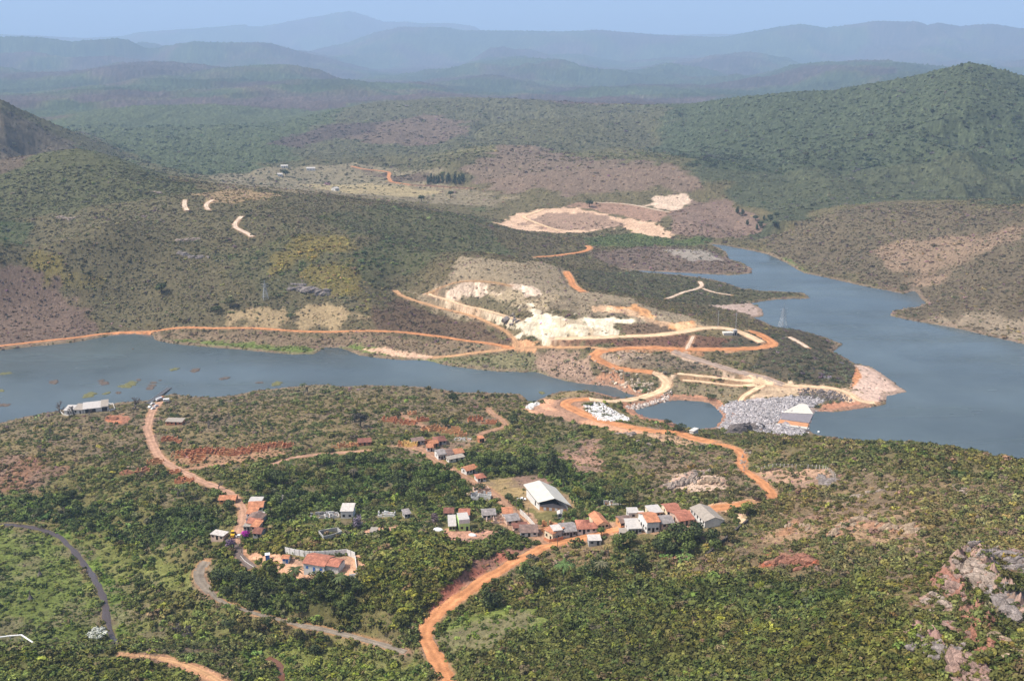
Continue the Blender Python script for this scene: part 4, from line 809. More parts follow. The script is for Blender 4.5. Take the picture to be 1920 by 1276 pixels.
class MB:
    """collects boxes and faces into one mesh"""
    def __init__(s): s.v = []; s.f = []
    def box(s, x0, x1, y0, y1, z0, z1):
        b = len(s.v); s.v += [(x0, y0, z0), (x1, y0, z0), (x1, y1, z0), (x0, y1, z0), (x0, y0, z1), (x1, y0, z1), (x1, y1, z1), (x0, y1, z1)]
        s.f += [tuple(b + i for i in q) for q in ((0, 3, 2, 1), (4, 5, 6, 7), (0, 1, 5, 4), (1, 2, 6, 5), (2, 3, 7, 6), (3, 0, 4, 7))]; return s
    def slab(s, quad, t):
        """a sheet with thickness t straight down"""
        b = len(s.v); n = len(quad); s.v += [tuple(q) for q in quad] + [(q[0], q[1], q[2] - t) for q in quad]
        s.f += [tuple(range(b, b + n)), tuple(range(b + 2 * n - 1, b + n - 1, -1))] + [(b + i, b + n + i, b + n + (i + 1) % n, b + (i + 1) % n) for i in range(n)]; return s
    def bar(s, a, c, r, n=4):
        a, c = Vector(a), Vector(c); d = (c - a).normalized(); u = d.orthogonal().normalized(); w = d.cross(u); b = len(s.v)
        for p in (a, c):
            for i in range(n): s.v.append(tuple(p + (u * math.cos(6.2832 * i / n + .785) + w * math.sin(6.2832 * i / n + .785)) * r))
        s.f += [(b + i, b + (i + 1) % n, b + n + (i + 1) % n, b + n + i) for i in range(n)] + [tuple(range(b + n - 1, b - 1, -1)), tuple(range(b + n, b + 2 * n))]; return s
    def put(s, name, mat, par=None): return mesh_obj(name, s.v, s.f, M[mat] if isinstance(mat, str) else mat, par)
def clear(x, y, rad):
    r = math.hypot(x, y); si, sj = window(np.array([[x, y]]), rad + 2); BUILT[si, sj] |= np.hypot(GX[si, sj] - x, GY[si, sj] - y) < rad
def frame(A, B, C=None):
    """base frame from two ground pixels of the front wall (and one of the far corner): origin, x axis, y axis, width, depth"""
    a = hit(P(A))[0]; b = hit(P(B))[0]; u = b - a; u[2] = 0; w = np.linalg.norm(u); u /= w; v = np.array([-u[1], u[0], 0]); dep = None
    if C is not None:
        c = hit(P(C))[0] - a; c[2] = 0; dep = np.linalg.norm(c); v = c / dep
    return a, u, v, w, dep
def place(root, a, u, v, depth, w):
    c = [a[:2] + u[:2] * s * w + v[:2] * t * depth for s in (0, .5, 1) for t in (0, .5, 1)]; zz = [float(samp(Z, p[0], p[1])[0]) for p in c]
    z = .6 * np.mean(zz) + .4 * max(zz) + .05; root.location = (a[0], a[1], z); root.rotation_euler = (0, 0, math.atan2(u[1], u[0]))
    m = a[:2] + u[:2] * w / 2 + v[:2] * depth / 2; clear(m[0], m[1], math.hypot(w, depth) / 2 + 1.2); clear(m[0] - .0, m[1] - depth * .6 - 1.5, max(w, depth) * .42)
    # local skew of the depth axis
    return (v @ u), (v @ np.array([-u[1], u[0], 0]))
def house(name, label, A, B, depth, h, roof, rmat, wmat, rise=1.1, C=None, wins=None, door=True, over=.4, side=1, cat='house', wc='dark_opening', group=None, low=None):
    h *= .88; a, u, v, w, dep = frame(A, B, C); depth = dep or depth; root = empty(name, (0, 0, 0)); sx, sy = place(root, a, u, v, depth, w)
    sk = lambda x, y, z: (x + y * sx, y * sy, z)
    def body(mb): mb.v = [sk(*p) for p in mb.v]; return mb
    body(MB().box(0, w, 0, depth, -2.0, h)).put('wall', wmat, root)
    r = MB(); o = over
    if roof == 'gx':      # ridge along the front wall
        e = h - rise * o / (depth / 2) * .6
        r.slab([(-o, -o, e), (w + o, -o, e), (w + o, depth / 2, h + rise), (-o, depth / 2, h + rise)], .14); r.slab([(w + o, depth + o, e), (-o, depth + o, e), (-o, depth / 2 + .01, h + rise), (w + o, depth / 2 + .01, h + rise)], .14)
        g = MB(); g.v = [(0, 0, h - .01), (0, depth, h - .01), (0, depth / 2, h + rise - .16), (w, 0, h - .01), (w, depth, h - .01), (w, depth / 2, h + rise - .16)]; g.f = [(0, 2, 1), (3, 4, 5), (0, 3, 5, 2), (1, 2, 5, 4), (0, 1, 4, 3)]; body(g).put('gable', wmat, root)
    elif roof == 'gy':
        e = h - rise * o / (w / 2) * .6
        r.slab([(-o, -o, e), (w / 2, -o, h + rise), (w / 2, depth + o, h + rise), (-o, depth + o, e)], .14); r.slab([(w / 2 + .01, -o, h + rise), (w + o, -o, e), (w + o, depth + o, e), (w / 2 + .01, depth + o, h + rise)], .14)
        g = MB(); g.v = [(0, 0, h - .01), (w, 0, h - .01), (w / 2, 0, h + rise - .16), (0, depth, h - .01), (w, depth, h - .01), (w / 2, depth, h + rise - .16)]; g.f = [(0, 1, 2), (3, 5, 4), (0, 2, 5, 3), (1, 4, 5, 2), (0, 3, 4, 1)]; body(g).put('gable', wmat, root)
    elif roof == 'hip':
        k = min(w, depth) / 2 * .85; e = h - .15
        r.slab([(-o, -o, e), (w + o, -o, e), (w - k, depth / 2, h + rise), (k, depth / 2, h + rise)], .12); r.slab([(w + o, depth + o, e), (-o, depth + o, e), (k, depth / 2, h + rise), (w - k, depth / 2, h + rise)], .12)
        r.slab([(w + o, -o, e), (w + o, depth + o, e), (w - k, depth / 2, h + rise)], .12); r.slab([(-o, depth + o, e), (-o, -o, e), (k, depth / 2, h + rise)], .12)
    elif roof == 'flat':
        r.box(-.25, w + .25, -.25, depth + .25, h + .003, h + .2)
    elif roof == 'shed':
        r.slab([(-o, -o, h + .1), (w + o, -o, h + .1), (w + o, depth + o, h + rise), (-o, depth + o, h + rise)], .14)
    if roof: body(r).put('roof', rmat, root)
    n = wins if wins is not None else max(1, int(w / 3))
    slots = n + (1 if door else 0); di = slots // 2 if door else -1
    for k in range(slots):
        cx = w * (k + .5) / slots
        if k == di: body(MB().box(cx - .5, cx + .5, -.05, -.003, 0, 2.15)).put('door', wc, root)
        else: body(MB().box(cx - .55, cx + .55, -.05, -.003, min(1.1, h * .4), min(2.2, h * .8))).put('window', wc, root)
    for k in range(side):
        cy = depth * (k + .5) / side; body(MB().box(-.05, -.003, cy - .5, cy + .5, min(1.1, h * .4), min(2.2, h * .8))).put('window', wc, root)
    root['skew'] = 0; del root['skew']
    return tag(root, label, cat, group), sk, w, depth
HG = 'village houses'
def build_houses():
    H_ = lambda *a, **k: house('house', *a, group=HG, **k)
    # chapel compound
    r, sk, w, d = house('chapel', 'long white building with red tile roof and blue shutters inside a white walled yard', '570,1077', '609,1076', 8, 3.9, 'gx', 'red_tile', 'white_wall', 1.5, wins=2, cat='chapel', wc='blue_paint')
    m = MB().box(w + .02, w + 5.4, .9, 6.4, -2, 3.5); m.put('annex', 'white_wall', r)
    m = MB(); m.slab([(w + .45, .4, 3.5), (w + 5.7, .4, 3.5), (w + 5.7, 3.8, 4.7), (w + .45, 3.8, 4.7)], .14); m.slab([(w + 5.7, 7, 3.5), (w + .45, 7, 3.5), (w + .45, 3.81, 4.7), (w + 5.7, 3.81, 4.7)], .14); m.put('roof', 'red_tile', r); clear(*(np.array(r.location[:2]) + [14, 2]), 8)
    house('gatehouse', 'tiny white hut with red tile roof and blue doors', '530,1057', '541,1056', 2.6, 2.6, 'gx', 'orange_tile', 'white_wall', .7, wins=1, cat='hut', wc='blue_paint')
    # street on the lake side of the river valley
    H_('small house with a flat pinkish white roof at the top of the roadside row', '467,950', '490,949', 5, 2.8, 'flat', 'pale_roof', 'pink_wall')
    H_('orange tiled house just below the flat roofed one in the roadside row', '466,960', '493,958', 6, 2.8, 'gx', 'orange_tile', 'white_wall')
    H_('narrow orange tiled house with a bluish wall, second tiled roof in the roadside row', '463,973', '480,972', 4.5, 2.9, 'shed', 'orange_tile', 'blue_wall', .9)
    H_('house with a brown gable roof and bluish gable in the roadside row', '462,984', '487,983', 6, 2.7, 'gy', 'brown_tile', 'blue_wall', 1.3)
    H_('house with a faded reddish brown roof in the roadside row', '464,991', '482,990', 5, 2.7, 'gx', 'red_tile', 'white_wall')
    H_('small house with a patched orange roof near the bottom of the roadside row', '472,997', '484,996', 4.5, 2.6, 'shed', 'orange_tile', 'pink_wall', .8)
    H_('grey flat roofed garage beside the road above the magenta bougainvillea', '457,996', '469,995', 3.5, 2.4, 'flat', 'fibre_roof', 'grey_wall', side=0)
    H_('house with a dark red roof beside the magenta bougainvillea', '475,1009', '489,1008', 5, 2.6, 'gx', 'dark_tile', 'grey_wall')
    H_('tiny white outbuilding behind the brown gable house', '483,974', '490,974', 3, 2.2, 'shed', 'pale_roof', 'white_wall', .5, side=0)
    H_('low orange tiled house on the lake side of the village road', '411,945', '441,943', 5, 2.3, 'gx', 'orange_tile', 'orange_wall')
    H_('pale flat roofed shed among bushes below the village road', '396,1015', '419,1014', 4, 2.4, 'flat', 'concrete_roof', 'pink_wall')
    H_('small grey shack hidden among the village trees', '519,942', '529,942', 3, 2.2, 'shed', 'grey_tile', 'grey_wall', .6, wins=1, door=False)
    H_('white block with a stained flat roof and dark openings among the trees', '639,972', '662,971', 8, 4.2, 'flat', 'concrete_roof', 'white_wall', wins=2, door=False)
    H_('small grey flat roofed shelter in the red clearing', '694,1003', '706,1003', 4, 1.8, 'flat', 'fibre_roof', 'white_wall', side=0)
    H_('small grey roofed shed behind trees east of the white block', '759,971', '770,970', 4, 2.3, 'shed', 'grey_tile', 'grey_wall', .5)
    # around the green ruin
    H_('little pale green house with a sloping white roof and two dark windows', '842,995', '854,995', 7, 3.0, 'shed', 'pale_roof', 'green_wall', 1.6, wins=2, door=False)
    r, sk, w, d = H_('taller pale green house with peeling white upper walls', '861,995', '881,994', 7, 5.2, None, 'pale_roof', 'green_wall', wins=1)
    MB().box(-.06, w + .06, -.07, -.004, 3.6, 5.5).put('parapet', 'white_wall', r); MB().box(0, w, .05, d, 5.205, 5.32).put('roof', 'pale_roof', r)
    H_('white house with a reddish roof behind the tall green house', '861,976', '880,976', 6, 3.6, 'gx', 'red_tile', 'white_wall')
    H_('low reddish brown roofed house hidden by trees behind the green houses', '833,968', '850,968', 5, 2.4, 'gx', 'dark_tile', 'pink_wall')
    # the street down to the hall
    H_('white house with a long grey brown tile roof and three dark windows', '905,974', '929,973', 6, 2.8, 'gx', 'grey_tile', 'white_wall', wins=3, door=False)
    H_('white house with a bright orange roof at the top of the brown street', '943,973', '961,972', 6, 3.3, 'gx', 'orange_tile', 'white_wall', wins=2)
    H_('house with a wide grey brown roof beside the brown street', '951,985', '974,982', 6.5, 2.6, 'gx', 'grey_tile', 'pink_wall')
    H_('house with a brown roof and white gable at the lower end of the brown street', '976,1006', '1008,1005', 7, 2.5, 'gx', 'brown_tile', 'white_wall', 1.0)
    H_('narrow red roofed shed above the lower brown roofed house', '964,997', '990,994', 3, 2.3, 'shed', 'dark_tile', 'pink_wall', .6)
    # corner and row along the orange road
    H_('cream house with an orange awning roof on the road corner', '1021,1010', '1036,1015', 6, 4.2, 'shed', 'orange_tile', 'cream_wall', .9, wins=1)
    H_('grey rendered block with a flat roof on the road corner', '1038,1013', '1054,1010', 5, 5.0, 'flat', 'concrete_roof', 'grey_wall', wins=1, door=False)
    H_('terrace house with a large mottled grey brown roof on the orange road', '1056,1009', '1080,1004', 8, 3.2, 'gx', 'grey_tile', 'grey_wall', 1.7, wins=3)
    H_('house with a red hipped roof and dark porch on the orange road', '1083,1003', '1107,999', 8, 3.0, 'hip', 'red_tile', 'white_wall', 1.7, wins=2)
    H_('small red roofed extension with a white front next to the hipped house', '1108,1000', '1119,997', 5, 2.6, 'gx', 'red_tile', 'white_wall', .8, wins=1, door=False)
    H_('white house with a bright orange roof set back from the road', '1121,995', '1141,989', 10, 3.1, 'gy', 'orange_tile', 'cream_wall', 1.3, wins=2)
    H_('low shed with a pale concrete roof standing below the orange road', '1104,1025', '1127,1021', 5, 2.4, 'flat', 'concrete_roof', 'grey_wall')
    H_('tiny white hut in the bushes behind the tiled terrace', '1046,972', '1054,971', 3, 2.4, 'gy', 'pale_roof', 'white_wall', .6, wins=1, door=False)
    H_('house with a brown roof and orange walls before the two storey house', '1164,991', '1183,985', 6, 2.7, 'gx', 'brown_tile', 'orange_wall', wins=3)
    H_('house with a wide flat whitish roof beside the two storey house', '1178,1005', '1203,999', 9, 2.9, 'flat', 'pale_roof', 'white_wall', wins=3)
    H_('two storey white house with an orange roof and windows up its white gable', '1213,1000', '1236,995', 9, 5.6, 'gx', 'orange_tile', 'white_wall', 1.6, C='1196,986', wins=2, side=4)
    H_('small white house with a greyish flat roof under the trees', '1178,974', '1197,971', 5, 3.2, 'flat', 'pale_roof', 'white_wall', wins=1, door=False)
    H_('tiny yellow hut between white flat roofs', '1200,973', '1209,971', 3, 2.4, 'flat', 'concrete_roof', 'yellow_wall', side=0)
    H_('cluttered whitish flat roofed house behind the two storey house', '1220,972', '1243,967', 7, 2.8, 'flat', 'pale_roof', 'cream_wall', wins=3)
    H_('cream walled house with a reddish brown roof on the far side of the road', '1251,970', '1275,965', 7, 3.1, 'gx', 'red_tile', 'cream_wall', wins=4)
    H_('house with a grey brown roof beside the two storey house', '1240,993', '1263,988', 7, 3.0, 'gx', 'grey_tile', 'pink_wall')
    H_('house with a worn red roof behind the dark round trees', '1274,988', '1301,981', 9, 3.0, 'gx', 'red_tile', 'pink_wall', 1.2)
    H_('grey hut with a dark opening below the orange road', '1164,1010', '1176,1007', 4, 2.5, 'flat', 'fibre_roof', 'grey_wall', wins=1, door=False, side=0)
    house('school', 'long white hall with a grey gabled roof and a row of side windows', '1321,990', '1357,984', 20, 3.3, 'gy', 'fibre_roof', 'white_wall', 1.5, C='1294,969', wins=0, door=False, side=5, cat='school')
    # upper street
    H_('white house with a long grey roof where the upper street bends', '822,862', '836,860', 7, 3.6, 'gx', 'grey_tile', 'white_wall', wins=2)
    H_('house with a dark brown roof between grey and orange roofs', '837,861', '853,858', 7, 3.0, 'gx', 'brown_tile', 'brick_wall')
    H_('house with a vivid orange roof at the end of the terrace', '854,859', '870,857', 6, 3.3, 'gx', 'orange_tile', 'cream_wall')
    H_('long low wall house with a grey sheet roof below the terrace', '842,867', '871,863', 3.5, 2.2, 'shed', 'fibre_roof', 'white_wall', .4)
    H_('white house with a small orange roof at the top of the upper street', '801,847', '812,846', 5, 3.0, 'gx', 'orange_tile', 'white_wall', wins=1)
    H_('orange roofed house behind the small white one on the upper street', '808,839', '822,838', 5, 2.8, 'gx', 'orange_tile', 'brick_wall')
    H_('house with a large dark brown roof at the top of the upper street', '816,834', '837,833', 7, 2.8, 'hip', 'dark_tile', 'grey_wall', 1.2)
    H_('low shed with a dark brown roof facing the red square', '775,835', '796,833', 4, 2.6, 'shed', 'brown_tile', 'grey_wall', .7)
    H_('white house with an orange red roof beside the upper street', '875,890', '896,886', 5, 2.9, 'gx', 'orange_tile', 'white_wall', wins=3)
    H_('small white house with a red hipped roof by the playing field', '896,904', '911,902', 5, 2.7, 'hip', 'red_tile', 'white_wall', 1.1, wins=2)
    H_('brick red box shaped house at the end of the small track', '899,830', '908,829', 4, 3.0, 'flat', 'brick_wall', 'brick_wall')
    H_('low house with a reddish roof among the ruins west of the upper street', '672,836', '696,834', 5, 2.2, 'shed', 'dark_tile', 'brick_wall', .6)
    H_('small grey and rust roofed house among scrub near the lake road', '311,797', '341,796', 5, 2.3, 'shed', 'fibre_roof', 'brick_wall', .6)
    # lakeside shed
    G_ = 'sheds on the lake shore'
    house('boathouse', 'small shed with a white roof and dark front at the end of the lakeside row', '121,778', '136,777', 7, 3.4, 'shed', 'pale_roof', 'white_wall', 1.2, wins=0, door=True, cat='shed', group=G_)
    house('boathouse', 'grey roofed middle shed of the lakeside row', '138,776', '155,775', 8, 3.2, 'shed', 'fibre_roof', 'white_wall', 1.2, wins=1, cat='shed', group=G_)
    r, sk, w, d = house('boathouse', 'long shed with a patched white roof and wide dark openings by the lake', '157,775', '203,770', 9, 3.4, 'shed', 'pale_roof', 'white_wall', 1.4, wins=0, door=False, cat='shed', group=G_)
    MB().box(1, w * .5, -.06, -.004, .3, 2.7).put('opening', 'dark_opening', r); MB().box(w * .75, w - .4, -.06, -.004, .3, 2.7).put('opening', 'dark_opening', r)
    MB().slab([(w * .72, -.46, 3.56), (w + .42, -.46, 3.56), (w + .42, 9.3, 4.87), (w * .72, 9.3, 4.87)], .03).put('roof_sheet', 'fibre_roof', r)
    # farms in the far valley
    for A, B, lab in (('527,315', '540,315', 'white farmhouse above the dark tree in the far valley'), ('575,320', '591,320', 'long white farmhouse standing alone in the far valley'), ('521,331', '530,331', 'small white farm shed beside the dark tree in the far valley'), ('629,358', '636,358', 'tiny white hut at the near edge of the far valley')):
        house('farmhouse', lab, A, B, 9, 4, 'gx', 'pale_roof', 'white_wall', 1.6, wins=2, cat='farmhouse', group='farmhouses in the far valley')
def build_hall():
    a, u, v, w, d = frame('1011,956', '1064,957', '987,934'); root = empty('sports_hall', (0, 0, 0)); sx, sy = place(root, a, u, v, d, w); sk = lambda p: (p[0] + p[1] * sx, p[1] * sy, p[2])
    def put(mb, n, m): mb.v = [sk(p) for p in mb.v]; return mb.put(n, m, root)
    hh = 4.6; rs = 2.4
    put(MB().box(0, .25, 0, d, -1.5, 2.9), 'side_wall', 'white_wall'); put(MB().box(w - .25, w, 0, d, -1.5, 2.9), 'side_wall', 'white_wall'); put(MB().box(.26, w - .26, d - .25, d, -1.5, 4.2), 'back_wall', 'white_wall')
    put(MB().box(.26, w - .26, 0, .22, -1.5, 1.7), 'front_wall', 'orange_wall')
    g = MB(); g.v = [(.26, .02, 1.705), (w - .26, .02, 1.705), (w - .26, .02, 2.4), (w / 2, .02, 3.7), (.26, .02, 2.4), (.26, .2, 1.705), (w - .26, .2, 1.705), (w - .26, .2, 2.4), (w / 2, .2, 3.7), (.26, .2, 2.4)]; g.f = [(0, 1, 2, 3, 4), (9, 8, 7, 6, 5), (4, 3, 8, 9), (3, 2, 7, 8)]; put(g, 'gable_panel', 'slab_grey')
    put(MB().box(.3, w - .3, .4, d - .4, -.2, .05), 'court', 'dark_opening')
    for k in range(4): put(MB().box(w * (.20 + .2 * k) - .6, w * (.20 + .2 * k) + .6, -.06, -.004, .2, 1.6), 'window', 'white_paint')
    put(MB().box(-.06, -.004, d * .25, d * .32, 0, 2.0), 'door', 'dark_opening'); put(MB().box(-.05, -.004, .3, d - .3, 2.3, 2.62), 'band', 'dark_opening')
    for y in (.5, d * .33, d * .66, d - .5):
        for x in (.12, w - .12): put(MB().box(x - .1, x + .1, y - .1, y + .1, 2.905, hh - .1), 'column', 'concrete')
    o = 1.2; r = MB(); r.slab([(-o, -1.6, hh - .45), (w / 2, -1.6, hh + rs), (w / 2, d + 1, hh + rs), (-o, d + 1, hh - .45)], .12); r.slab([(w / 2 + .01, -1.6, hh + rs), (w + o, -1.6, hh - .45), (w + o, d + 1, hh - .45), (w / 2 + .01, d + 1, hh + rs)], .12); put(r, 'roof', 'metal_roof')
    tag(root, 'large open sided sports hall with a cream metal roof beside the dry field', 'sports hall')
def ruin(px, w, d, yaw, hmax, wm, label, seed, group='roofless ruined houses', rub=True):
    g = np.random.default_rng(seed); p = tp(px); root = empty('ruined_house', (p[0], p[1], float(samp(Z, p[0], p[1])[0])), R_(yaw)); clear(p[0], p[1], max(w, d) * .62 + .5)
    def broken(mb, x0, y0, x1, y1, t=.28):
        n = max(int(math.hypot(x1 - x0, y1 - y0) / .9), 2)
        for k in range(n):
            if g.uniform() < .2: continue
            h = hmax * g.uniform(.3, 1.0); f0, f1 = k / n, (k + 1) / n; ax, ay, bx, by = x0 + (x1 - x0) * f0, y0 + (y1 - y0) * f0, x0 + (x1 - x0) * f1, y0 + (y1 - y0) * f1
            if abs(x1 - x0) > abs(y1 - y0): mb.box(ax + .002, bx - .002, ay - t / 2, ay + t / 2, -1, h)
            else: mb.box(ax - t / 2, ax + t / 2, ay + .002, by - .002, -1, h)
    m = MB(); broken(m, -w / 2, -d / 2, w / 2, -d / 2); broken(m, -w / 2, d / 2, w / 2, d / 2); broken(m, -w / 2, -d / 2 + .16, -w / 2, d / 2 - .16); broken(m, w / 2, -d / 2 + .16, w / 2, d / 2 - .16); m.put('outer_wall', wm, root)
    m = MB(); broken(m, -w * .15, -d / 2 + .2, -w * .15, d / 2 - .2); broken(m, -w * .1, 0, w / 2 - .2, 0); m.put('partition_wall', wm, root)
    if rub:
        m = MB()
        for _ in range(14):
            x, y, s = g.uniform(-w * .55, w * .55), g.uniform(-d * .75, d * .5), g.uniform(.2, .55); m.bar((x, y, -.1), (x + g.uniform(-.4, .4), y + g.uniform(-.4, .4), s), s * .8, 5)
        m.put('rubble', 'rubble', root)
    return tag(root, label, 'ruin', group)
def build_ruins():
    rows = """335,853,8,6|352,851,7,6|372,852,9,7|371,863,9,6|386,846,8,5|408,848,8,5|425,849,9,5|441,850,8,5|457,847,9,5|479,842,9,5|492,843,6,5|505,837,8,4|521,836,7,4|540,837,7,4"""
    for k, t in enumerate(rows.split('|')):
        x, y, w, d = map(float, t.split(','))
        ruin(f'{x},{y}', w * .84, d * 1.35, 8 + 5 * math.sin(k * 2.1), 2.2 if k != 9 else 2.8, 'brick_wall' if k % 3 else 'orange_wall', 'roofless brick ruin in the long row beside the dirt track', 900 + k, 'row of brick ruins beside the dirt track')
    for k, (px, w, d, hm, wm, lab) in enumerate([('318,824', 8, 5, 2.2, 'brick_wall', 'red roofless ruin on the lake road above the long row of ruins'), ('333,829', 4, 3, 1.6, 'brick_wall', 'small red ruin just beside the ruin on the lake road'), ('291,868', 8, 5, 2.4, 'orange_wall', 'ruin of orange walls on the lake side of the road junction'), ('269,883', 6, 5, 1.8, 'rubble', 'collapsed ruin under trees west of the road junction'), ('240,887', 7, 4, 1.4, 'rubble', 'heap of reddish ruins farthest west of the road junction'), ('325,886', 7, 4, 1.5, 'brick_wall', 'low dark red ruin just below the road junction'), ('346,902', 8, 5, 1.8, 'brick_wall', 'dark red ruin with white fragments below the road junction'),
        ('640,837', 10, 5, 2.2, 'orange_wall', 'orange ruin by the straight dirt track'), ('664,836', 4, 3, 1.8, 'orange_wall', 'tiny orange ruin between the two ruins on the straight track'), ('730,788', 8, 5, 2.2, 'brick_wall', 'brick ruin at the lake end of the abandoned lane'), ('752,792', 9, 5, 2.2, 'brick_wall', 'long dark ruin beside the abandoned lane'), ('768,794', 7, 5, 2.0, 'brick_wall', 'broken brick ruin next to the abandoned lane bend'), ('793,788', 7, 4, 2.2, 'brick_wall', 'red and white ruin above the abandoned lane'), ('808,806', 11, 6, 2.6, 'orange_wall', 'bright orange ruin at the foot of the abandoned lane'), ('843,808', 12, 6, 2.2, 'orange_wall', 'wide orange ruin beside a dark bush'), ('864,815', 7, 5, 1.8, 'orange_wall', 'low orange ruin with pale slabs'), ('868,824', 9, 4, .8, 'concrete', 'pale concrete foundations of a razed house'),
        ('773,776', 5, 4, 2.2, 'orange_wall', 'small ochre ruin at the head of the abandoned lane'), ('890,788', 9, 5, 2.4, 'brick_wall', 'brick ruin with a dark slab above the bent track'), ('917,792', 9, 5, 1.8, 'brick_wall', 'low brick ruin inside the bend of the track'), ('757,834', 6, 4, 2.6, 'orange_wall', 'ochre ruin at the west end of the red square'), ('769,835', 8, 4, 2.8, 'yellow_wall', 'ruin with a bright yellow wall on the red square'), ('800,830', 8, 4, 2.0, 'orange_wall', 'ochre ruin behind the red square'), ('896,922', 11, 5, 2.2, 'pink_wall', 'pinkish roofless house next to a dark tree on the upper street'), ('902,934', 9, 5, 2.6, 'white_wall', 'roofless white house beside the upper street'),
        ('932,977', 9, 5, 2.2, 'pink_wall', 'roofless pink terrace below the white houses'), ('1036,990', 9, 6, 3.2, 'orange_wall', 'unfinished brick house with orange tile stacks behind the corner block'), ('605,968', 10, 5, 1.8, 'grey_wall', 'roofless grey house among the trees'), ('622,969', 6, 4, 2.2, 'white_wall', 'white fragment of a house next to the roofless grey one'), ('725,966', 7, 4, 2.0, 'white_wall', 'white broken walls under the village trees'), ('1148,945', 7, 4, 1.3, 'concrete', 'low concrete ruin in the scrub behind the hall'), ('210,785', 7, 3, 1.6, 'rubble', 'red ruin on the bare red earth by the lake sheds')]):
        ruin(px, w, d, [6, -8, 12, 20, -4][k % 5], hm, wm, lab, 950 + k)
# ------------------------------------------------------------------ walls, fences, poles, vehicles
def wall_run(name, label, pts, h, t, mat, post=None, base=-1.5, step=2.2, cat='wall', level=False):
    g = hit(P(pts)); g = densify(g, step); o0 = g[0].copy(); root = empty(name, tuple(o0)); m = MB(); pm = []
    for k in range(len(g) - 1):
        a, b = g[k], g[k + 1]; za, zb = [float(samp(Z, p[0], p[1])[0]) for p in (a, b)]
        if level: za = zb = max(za, zb)
        d = (b - a)[:2]; L = np.linalg.norm(d) + 1e-9; n = np.array([-d[1], d[0]]) / L * t / 2; a2, b2 = a[:2] - o0[:2], b[:2] - o0[:2]; e = d / L * .0
        q = len(m.v); zs = (za - o0[2], zb - o0[2])
        for s in (-1, 1):
            m.v += [(a2[0] + s * n[0], a2[1] + s * n[1], zs[0] + base), (b2[0] + s * n[0], b2[1] + s * n[1], zs[1] + base), (b2[0] + s * n[0], b2[1] + s * n[1], zs[1] + h), (a2[0] + s * n[0], a2[1] + s * n[1], zs[0] + h)]
        m.f += [(q, q + 1, q + 2, q + 3), (q + 7, q + 6, q + 5, q + 4), (q + 3, q + 2, q + 6, q + 7), (q, q + 4, q + 5, q + 1), (q, q + 3, q + 7, q + 4), (q + 1, q + 5, q + 6, q + 2)]
        if post: pm.append((a2, zs[0])); 
        clear(a[0], a[1], 1.3)
    m.put('panel' if post else 'masonry', mat, root)
    for a2, z in pm: MB().box(a2[0] - .14, a2[0] + .14, a2[1] - .14, a2[1] + .14, z - 1, z + h + .1).put('post', post, root)
    return tag(root, label, cat)
def fence(label, pts, n, h, mat):
    g = densify(hit(P(pts)), .5); ii = np.linspace(0, len(g) - 1, n).astype(int); o0 = g[0]; root = empty('post_fence', tuple(o0)); prev = None; wm = MB()
    for i in ii:
        p = g[i] - o0; z = float(samp(Z, g[i][0], g[i][1])[0]) - o0[2]; MB().box(p[0] - .11, p[0] + .11, p[1] - .11, p[1] + .11, z - .8, z + h).put('post', mat, root)
        if prev is not None:
            for f in (.45, .92): wm.bar((prev[0], prev[1], prev[2] + h * f), (p[0], p[1], z + h * f), .02)
        prev = (p[0], p[1], z)
    wm.put('wire', 'steel', root); return tag(root, label, 'fence')
def pole(px, h, label, arm=True):
    p = tp(px); z = float(samp(Z, p[0], p[1])[0]); root = empty('utility_pole', (p[0], p[1], z), R_(20)); MB().bar((0, 0, -.8), (0, 0, h), .13, 6).put('post', 'wood_post', root)
    if arm: MB().box(-.9, .9, -.06, .06, h - .55, h - .43).put('crossarm', 'wood_post', root)
    return tag(root, label, 'utility pole', 'wooden utility poles in the village')
def tower(px, h, label):
    p = tp(px); z = float(samp(Z, p[0], p[1])[0]); root = empty('transmission_tower', (p[0], p[1], z), R_(28)); b = h * .14; wz = h * .62; t = h * .03
    m = MB(); hs = np.linspace(0, 1, 7)
    def half(f): return b + (t - b) * min(f / .78, 1)
    for sx in (-1, 1):
        for sy in (-1, 1):
            l = MB(); l.bar((sx * b, sy * b, -1), (sx * half(.78), sy * half(.78), h * .78), .13); l.put('leg', 'steel', root)
    for k in range(6):
        f0, f1 = hs[k] * .78, hs[k + 1] * .78; a, c = half(f0), half(f1)
        for q in range(4):
            s0, s1 = [((-1, -1), (1, -1)), ((1, -1), (1, 1)), ((1, 1), (-1, 1)), ((-1, 1), (-1, -1))][q]
            m.bar((s0[0] * a, s0[1] * a, f0 * h), (s1[0] * c, s1[1] * c, f1 * h), .07); m.bar((s1[0] * a, s1[1] * a, f0 * h), (s0[0] * c, s0[1] * c, f1 * h), .07); m.bar((s0[0] * c, s0[1] * c, f1 * h), (s1[0] * c, s1[1] * c, f1 * h), .06)
    m.put('bracing', 'steel', root)
    m = MB(); m.bar((-.2, 0, h * .78), (0, 0, h), .12); m.bar((.2, 0, h * .78), (0, 0, h), .12)
    m.put('peak', 'steel', root)
    for f in (.66, .78): 
        m = MB(); L = h * .2; m.bar((-L, 0, f * h), (L, 0, f * h), .10); m.bar((-L, 0, f * h), (0, 0, f * h + 1.3), .07); m.bar((L, 0, f * h), (0, 0, f * h + 1.3), .07); m.put('crossarm', 'steel', root)
    return tag(root, label, 'pylon')
